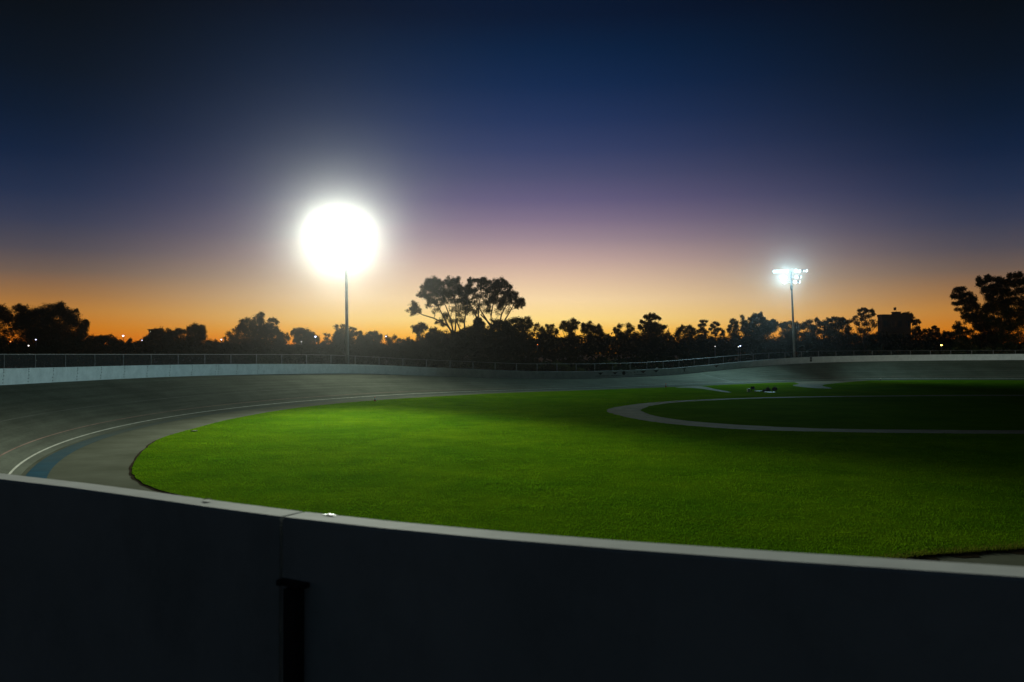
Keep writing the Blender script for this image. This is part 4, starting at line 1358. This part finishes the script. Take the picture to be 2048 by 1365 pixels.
BL, WH, OR, AM = (0.62, 0.66, 1.0), (1.0, 0.92, 0.8), (1.0, 0.25, 0.05), (1.0, 0.62, 0.12)
for px, py, d, c_, st, sz, lb in (
        (246.5, 672, 200, BL, 9, 3.6, 'bluish lamp standing alone in the orange sky at the left'),
        (284.5, 681, 140, BL, 7, 3.2, 'bluish lamp in the leaves left of the flat-roofed building'),
        (72, 679.5, 100, BL, 5, 2.6, 'upper bluish lamp shining through the broad dark tree at the left'),
        (57.5, 691.5, 100, WH, 5, 2.6, 'lower yellowish lamp in the broad dark tree at the left'),
        (21.5, 683.5, 98, OR, 5, 2.2, 'reddish lamp near the left edge of the picture'),
        (236.5, 695.5, 130, BL, 2.5, 1.8, 'faint lamp low in the scrub under the lone bluish lamp'),
        (301, 663.5, 226, WH, 5, 1.9, 'tiny lamp at the roof corner of the flat-roofed building'),
        (443, 679.5, 170, BL, 7, 2.6, 'bluish lamp at the left of the little palm'),
        (631, 673.5, 140, BL, 9, 3.2, 'bluish lamp on the shoulder of the dome-shaped tree'),
        (603, 683.5, 135, WH, 4, 2.0, 'small pale lamp under the dome-shaped tree'),
        (772, 673, 155, BL, 5, 2.6, 'pale lamp on the skyline between bright tower and tall gums'),
        (907.5, 702.5, 124, WH, 2, 1.5, 'tiny white lamp in the scrub under the left gum'),
        (1075, 689.5, 124, OR, 3, 1.7, 'tiny reddish lamp in the dark scrub right of the gums'),
        (1430, 693.2, 130, WH, 3, 1.8, 'small white lamp below the two slim gums'),
        (1480.5, 692, 130, BL, 8, 2.4, 'brighter bluish lamp below the tall dark oak'),
        (1476.5, 694, 130, WH, 4, 1.8, 'small yellowish lamp beside the brighter bluish one below the oak'),
        (1882.5, 690.5, 150, AM, 9, 4.0, 'amber lamp glowing on a short post at the right')):
    street_lamp(px, py, d, c_, st, sz, lb)

# ------------------------------------------------------------------ things on the track and infield


def cone(px, py, z0, h_px, label, slim=1.0):
    p = unproj(px, py, z0)
    h = h_px * p[1] / F
    t = empty('traffic_cone', (p[0], p[1], z0))
    tag(t, label, 'cone', 'marker cones at the edge of the grass')
    MB().box((p[0], p[1], z0 + .012), (.26 * slim, .26 * slim, .024)).build('base', M['orange'], t)
    MB().lathe((p[0], p[1], z0 + .022), [(.10 * slim, 0), (.03 * slim, h - .03), (.022 * slim, h - .02)], 14).build('body', M['orange'], t, True)
    MB().lathe((p[0], p[1], z0 + .022), [(.079 * slim, h * .36), (.058 * slim, h * .62)], 14).build('stripe', M['cream'], t, True)


cone(750, 803.5, 0.0, 9.5, 'orange cone at the edge of the grass below the bright tower')
cone(1331.5, 775.5, 0.0, 9, 'slim orange marker cone on the apron of the far straight', 0.9)
p = unproj(1760.5, 761.8, 0.0)
t = empty('marker_post', (p[0], p[1], 0))
tag(t, 'short dark marker post at the apron edge, right of the wide ramp', 'post')
MB().lathe((p[0], p[1], 0), [(.11, 0), (.11, .03), (.05, .05), (.05, .42), (.03, .45)], 12).build('body', M['black'], t, True)
MB().lathe((p[0], p[1], 0), [(.054, .3), (.054, .37)], 12).build('stripe', M['cream'], t, True)

# valve cover in the turf
p = unproj(389, 863, LZ)
t = empty('valve_cover', (p[0], p[1], LZ))
tag(t, 'pale round valve cover lying in the grass near the left turn', 'valve cover')
MB().lathe((p[0], p[1], LZ), [(.17, -0.03), (.17, .03), (.155, .038)], 18).build('rim', M['apron'], t)
MB().lathe((p[0], p[1], LZ), [(.148, .03), (.148, .043), (.13, .048)], 18).build('lid', M['path'], t)

# gear left on the grass by the far apron
Zg = LZ
g0 = unproj(1497, 783.6, Zg)
k_ = g0[1] / F


def gpt(px, py):
    q = unproj(px, py, Zg)
    return Vector((q[0], q[1], Zg))


c = gpt(1497, 784)
t = empty('cool_box', c)
tag(t, 'small white box standing on the grass at the left of the gear', 'box')
MB().box(c + Vector((0, 0, .13)), (.26, .22, .26)).build('body', M['cream'], t)
MB().box(c + Vector((0, 0, .285)), (.29, .25, .045)).build('lid', M['cream'], t)
MB().tube([c + Vector((-.1, -.13, .2)), c + Vector((-.08, -.15, .24)), c + Vector((.08, -.15, .24)), c + Vector((.1, -.13, .2))], .008, 6).build('handle', M['black'], t)
c = gpt(1506, 784)
t = empty('folding_chair', c)
tag(t, 'dark folding chair beside the small white box on the grass', 'chair')
for sx in (-.16, .16):
    MB().tube([c + Vector((sx, -.18, 0)), c + Vector((sx, .2, .5))], .018, 6).build('leg', M['black'], t)
    MB().tube([c + Vector((sx, .2, 0)), c + Vector((sx, -.16, .3))], .018, 6).build('leg', M['black'], t)
MB().box(c + Vector((0, 0, .27)), (.36, .36, .03), Matrix.Rotation(.12, 3, 'X')).build('seat', M['black'], t)
MB().box(c + Vector((.02, .2, .42)), (.36, .03, .22), Matrix.Rotation(-.2, 3, 'X')).build('backrest', M['black'], t)
c = gpt(1516, 784.2)
t = empty('low_bench', c)
tag(t, 'low white plank bench lying between chair and dark bags', 'bench')
MB().box(c + Vector((0, 0, .1)), (.72, .26, .04)).build('plank', M['cream'], t)
for sx in (-.28, .28):
    MB().box(c + Vector((sx, 0, .04)), (.05, .22, .08)).build('leg', M['black'], t)


def bag(px, py, s_, label):
    c = gpt(px, py)
    t = empty('kit_bag', c)
    tag(t, label, 'bag', 'dark bags on the grass')
    m = MB()
    m.lathe(c, [(.12 * s_, 0), (.18 * s_, .05 * s_), (.19 * s_, .16 * s_), (.15 * s_, .27 * s_), (.07 * s_, .33 * s_), (.03 * s_, .34 * s_)], 12)
    m.v = [(c.x + (v[0] - c.x) * (1.25 + .1 * math.sin(9 * v[2])), v[1], v[2] + .02 * math.sin(14 * v[0])) for v in m.v]
    m.build('body', M['black'], t, True)
    MB().tube([c + Vector((-.1 * s_, -.02, .3 * s_)), c + Vector((-.05 * s_, -.03, .4 * s_)), c + Vector((.06 * s_, -.03, .4 * s_)), c + Vector((.1 * s_, -.02, .29 * s_))], .014, 6).build('handle', M['black'], t)


bag(1528, 784, .75, 'smallest dark bag next to the white plank bench')
bag(1535.5, 783, 1.15, 'middle dark bag of the gear on the grass')
bag(1549, 781.5, 1.15, 'dark bag standing farthest right of the gear')
c = gpt(1540, 785)
t = empty('white_mat', c)
tag(t, 'thin pale strip of matting in front of the dark bags', 'mat')
MB().box(c + Vector((0, 0, .02)), (1.1, .3, .025), Matrix.Rotation(.05, 3, 'Z')).build('sheet', M['cream'], t)

# white sign on the fence top of the far straight
s_ = ray_s(1313.5, 1.9)
p = oval(s_, 1.9)
z_ = ZC - (737.2 - YH) / F * p[1]
t = empty('white_sign', (p[0], p[1], z_))
tag(t, 'small white plate hung on the fence above a wall emblem', 'sign')
MB().box((p[0], p[1], z_), (.27, .03, .25), Matrix.Rotation(PHI, 3, 'Z')).build('plate', M['cream'], t)
for e in (-.1, .1):
    MB().box((p[0] + e * U[0], p[1] + e * U[1] + .01, z_ + .14), (.02, .05, .05), Matrix.Rotation(PHI, 3, 'Z')).build('clip', M['steel'], t)

# bit of debris on the near wall top
s_ = 63.32
p = oval(s_, 0.02)
t = empty('fallen_leaf', (p[0], p[1], wall_top(s_)))
tag(t, 'pale curled leaf lying on the near wall top', 'leaf')
vs = []
for i in range(6):
    u = i / 5
    w = .005 * math.sin(math.pi * min(1, u * .95 + .05))
    b_ = Vector((p[0] - .012 + .028 * u, p[1] + .004 * u, wall_top(s_) + .0022 + .002 * u * u))
    vs += [b_ + Vector((0, -w, w * .5)), b_ + Vector((0, 0, 0)), b_ + Vector((0, w, w * .5))]
fs = []
for i in range(5):
    for j in range(2):
        fs.append((3 * i + j, 3 * i + j + 1, 3 * i + 3 + j + 1, 3 * i + 3 + j))
mesh_obj('blade', vs, fs, M['cream'], t)

# glossy film added on the near wall top, domed so the floodlight glints
s_ = 62.868
t_ = empty('glint_patch', (*oval(s_, 0.03), wall_top(s_)))
tag(t_, 'small glossy patch added for a glint on the near wall top right of the joint', 'wet patch')
vs, fs = [], []
for r_i, rr_ in enumerate((1.0, 0.7, 0.35)):
    for k in range(16):
        a = 2 * math.pi * k / 16
        lump = 1 + 0.18 * math.sin(3 * a + 1) + 0.1 * math.sin(5 * a)
        p = oval(s_ + 0.021 * rr_ * lump * math.cos(a), 0.014 + 0.006 * rr_ * lump * math.sin(a))
        vs.append((p[0], p[1], wall_top(s_ + 0.021 * rr_ * lump * math.cos(a)) + 0.0016 + 0.0016 * (1 - rr_ * rr_)))
for r_i in range(2):
    for k in range(16):
        a, b = r_i * 16 + k, r_i * 16 + (k + 1) % 16
        fs.append((a, b, b + 16, a + 16))
fs.append(tuple(32 + k for k in range(16)))
M['glint'] = material('glint_gloss', (0.5, 0.52, 0.5), rough=0.42, spec=0.5, bump=0.3, bscale=120)
mesh_obj('film', vs, fs, M['glint'], t_, True)

# ------------------------------------------------------------------ haze: even, thin air inside one closed box
hz = bpy.data.materials.new('thin_haze')
hz.use_nodes = True
t = hz.node_tree
t.nodes.clear()
o = t.nodes.new('ShaderNodeOutputMaterial')
pv = t.nodes.new('ShaderNodeVolumePrincipled')
pv.inputs['Color'].default_value = (0.97, 0.97, 0.97, 1)
pv.inputs['Density'].default_value = HAZE
pv.inputs['Anisotropy'].default_value = HAZE_G
t.links.new(pv.outputs[0], o.inputs['Volume'])
hb = MB().box((45, 62, 29), (1420, 1420, 62)).build('haze', hz)
tag(hb, 'thin even evening haze over the whole place', 'haze', kind='stuff')
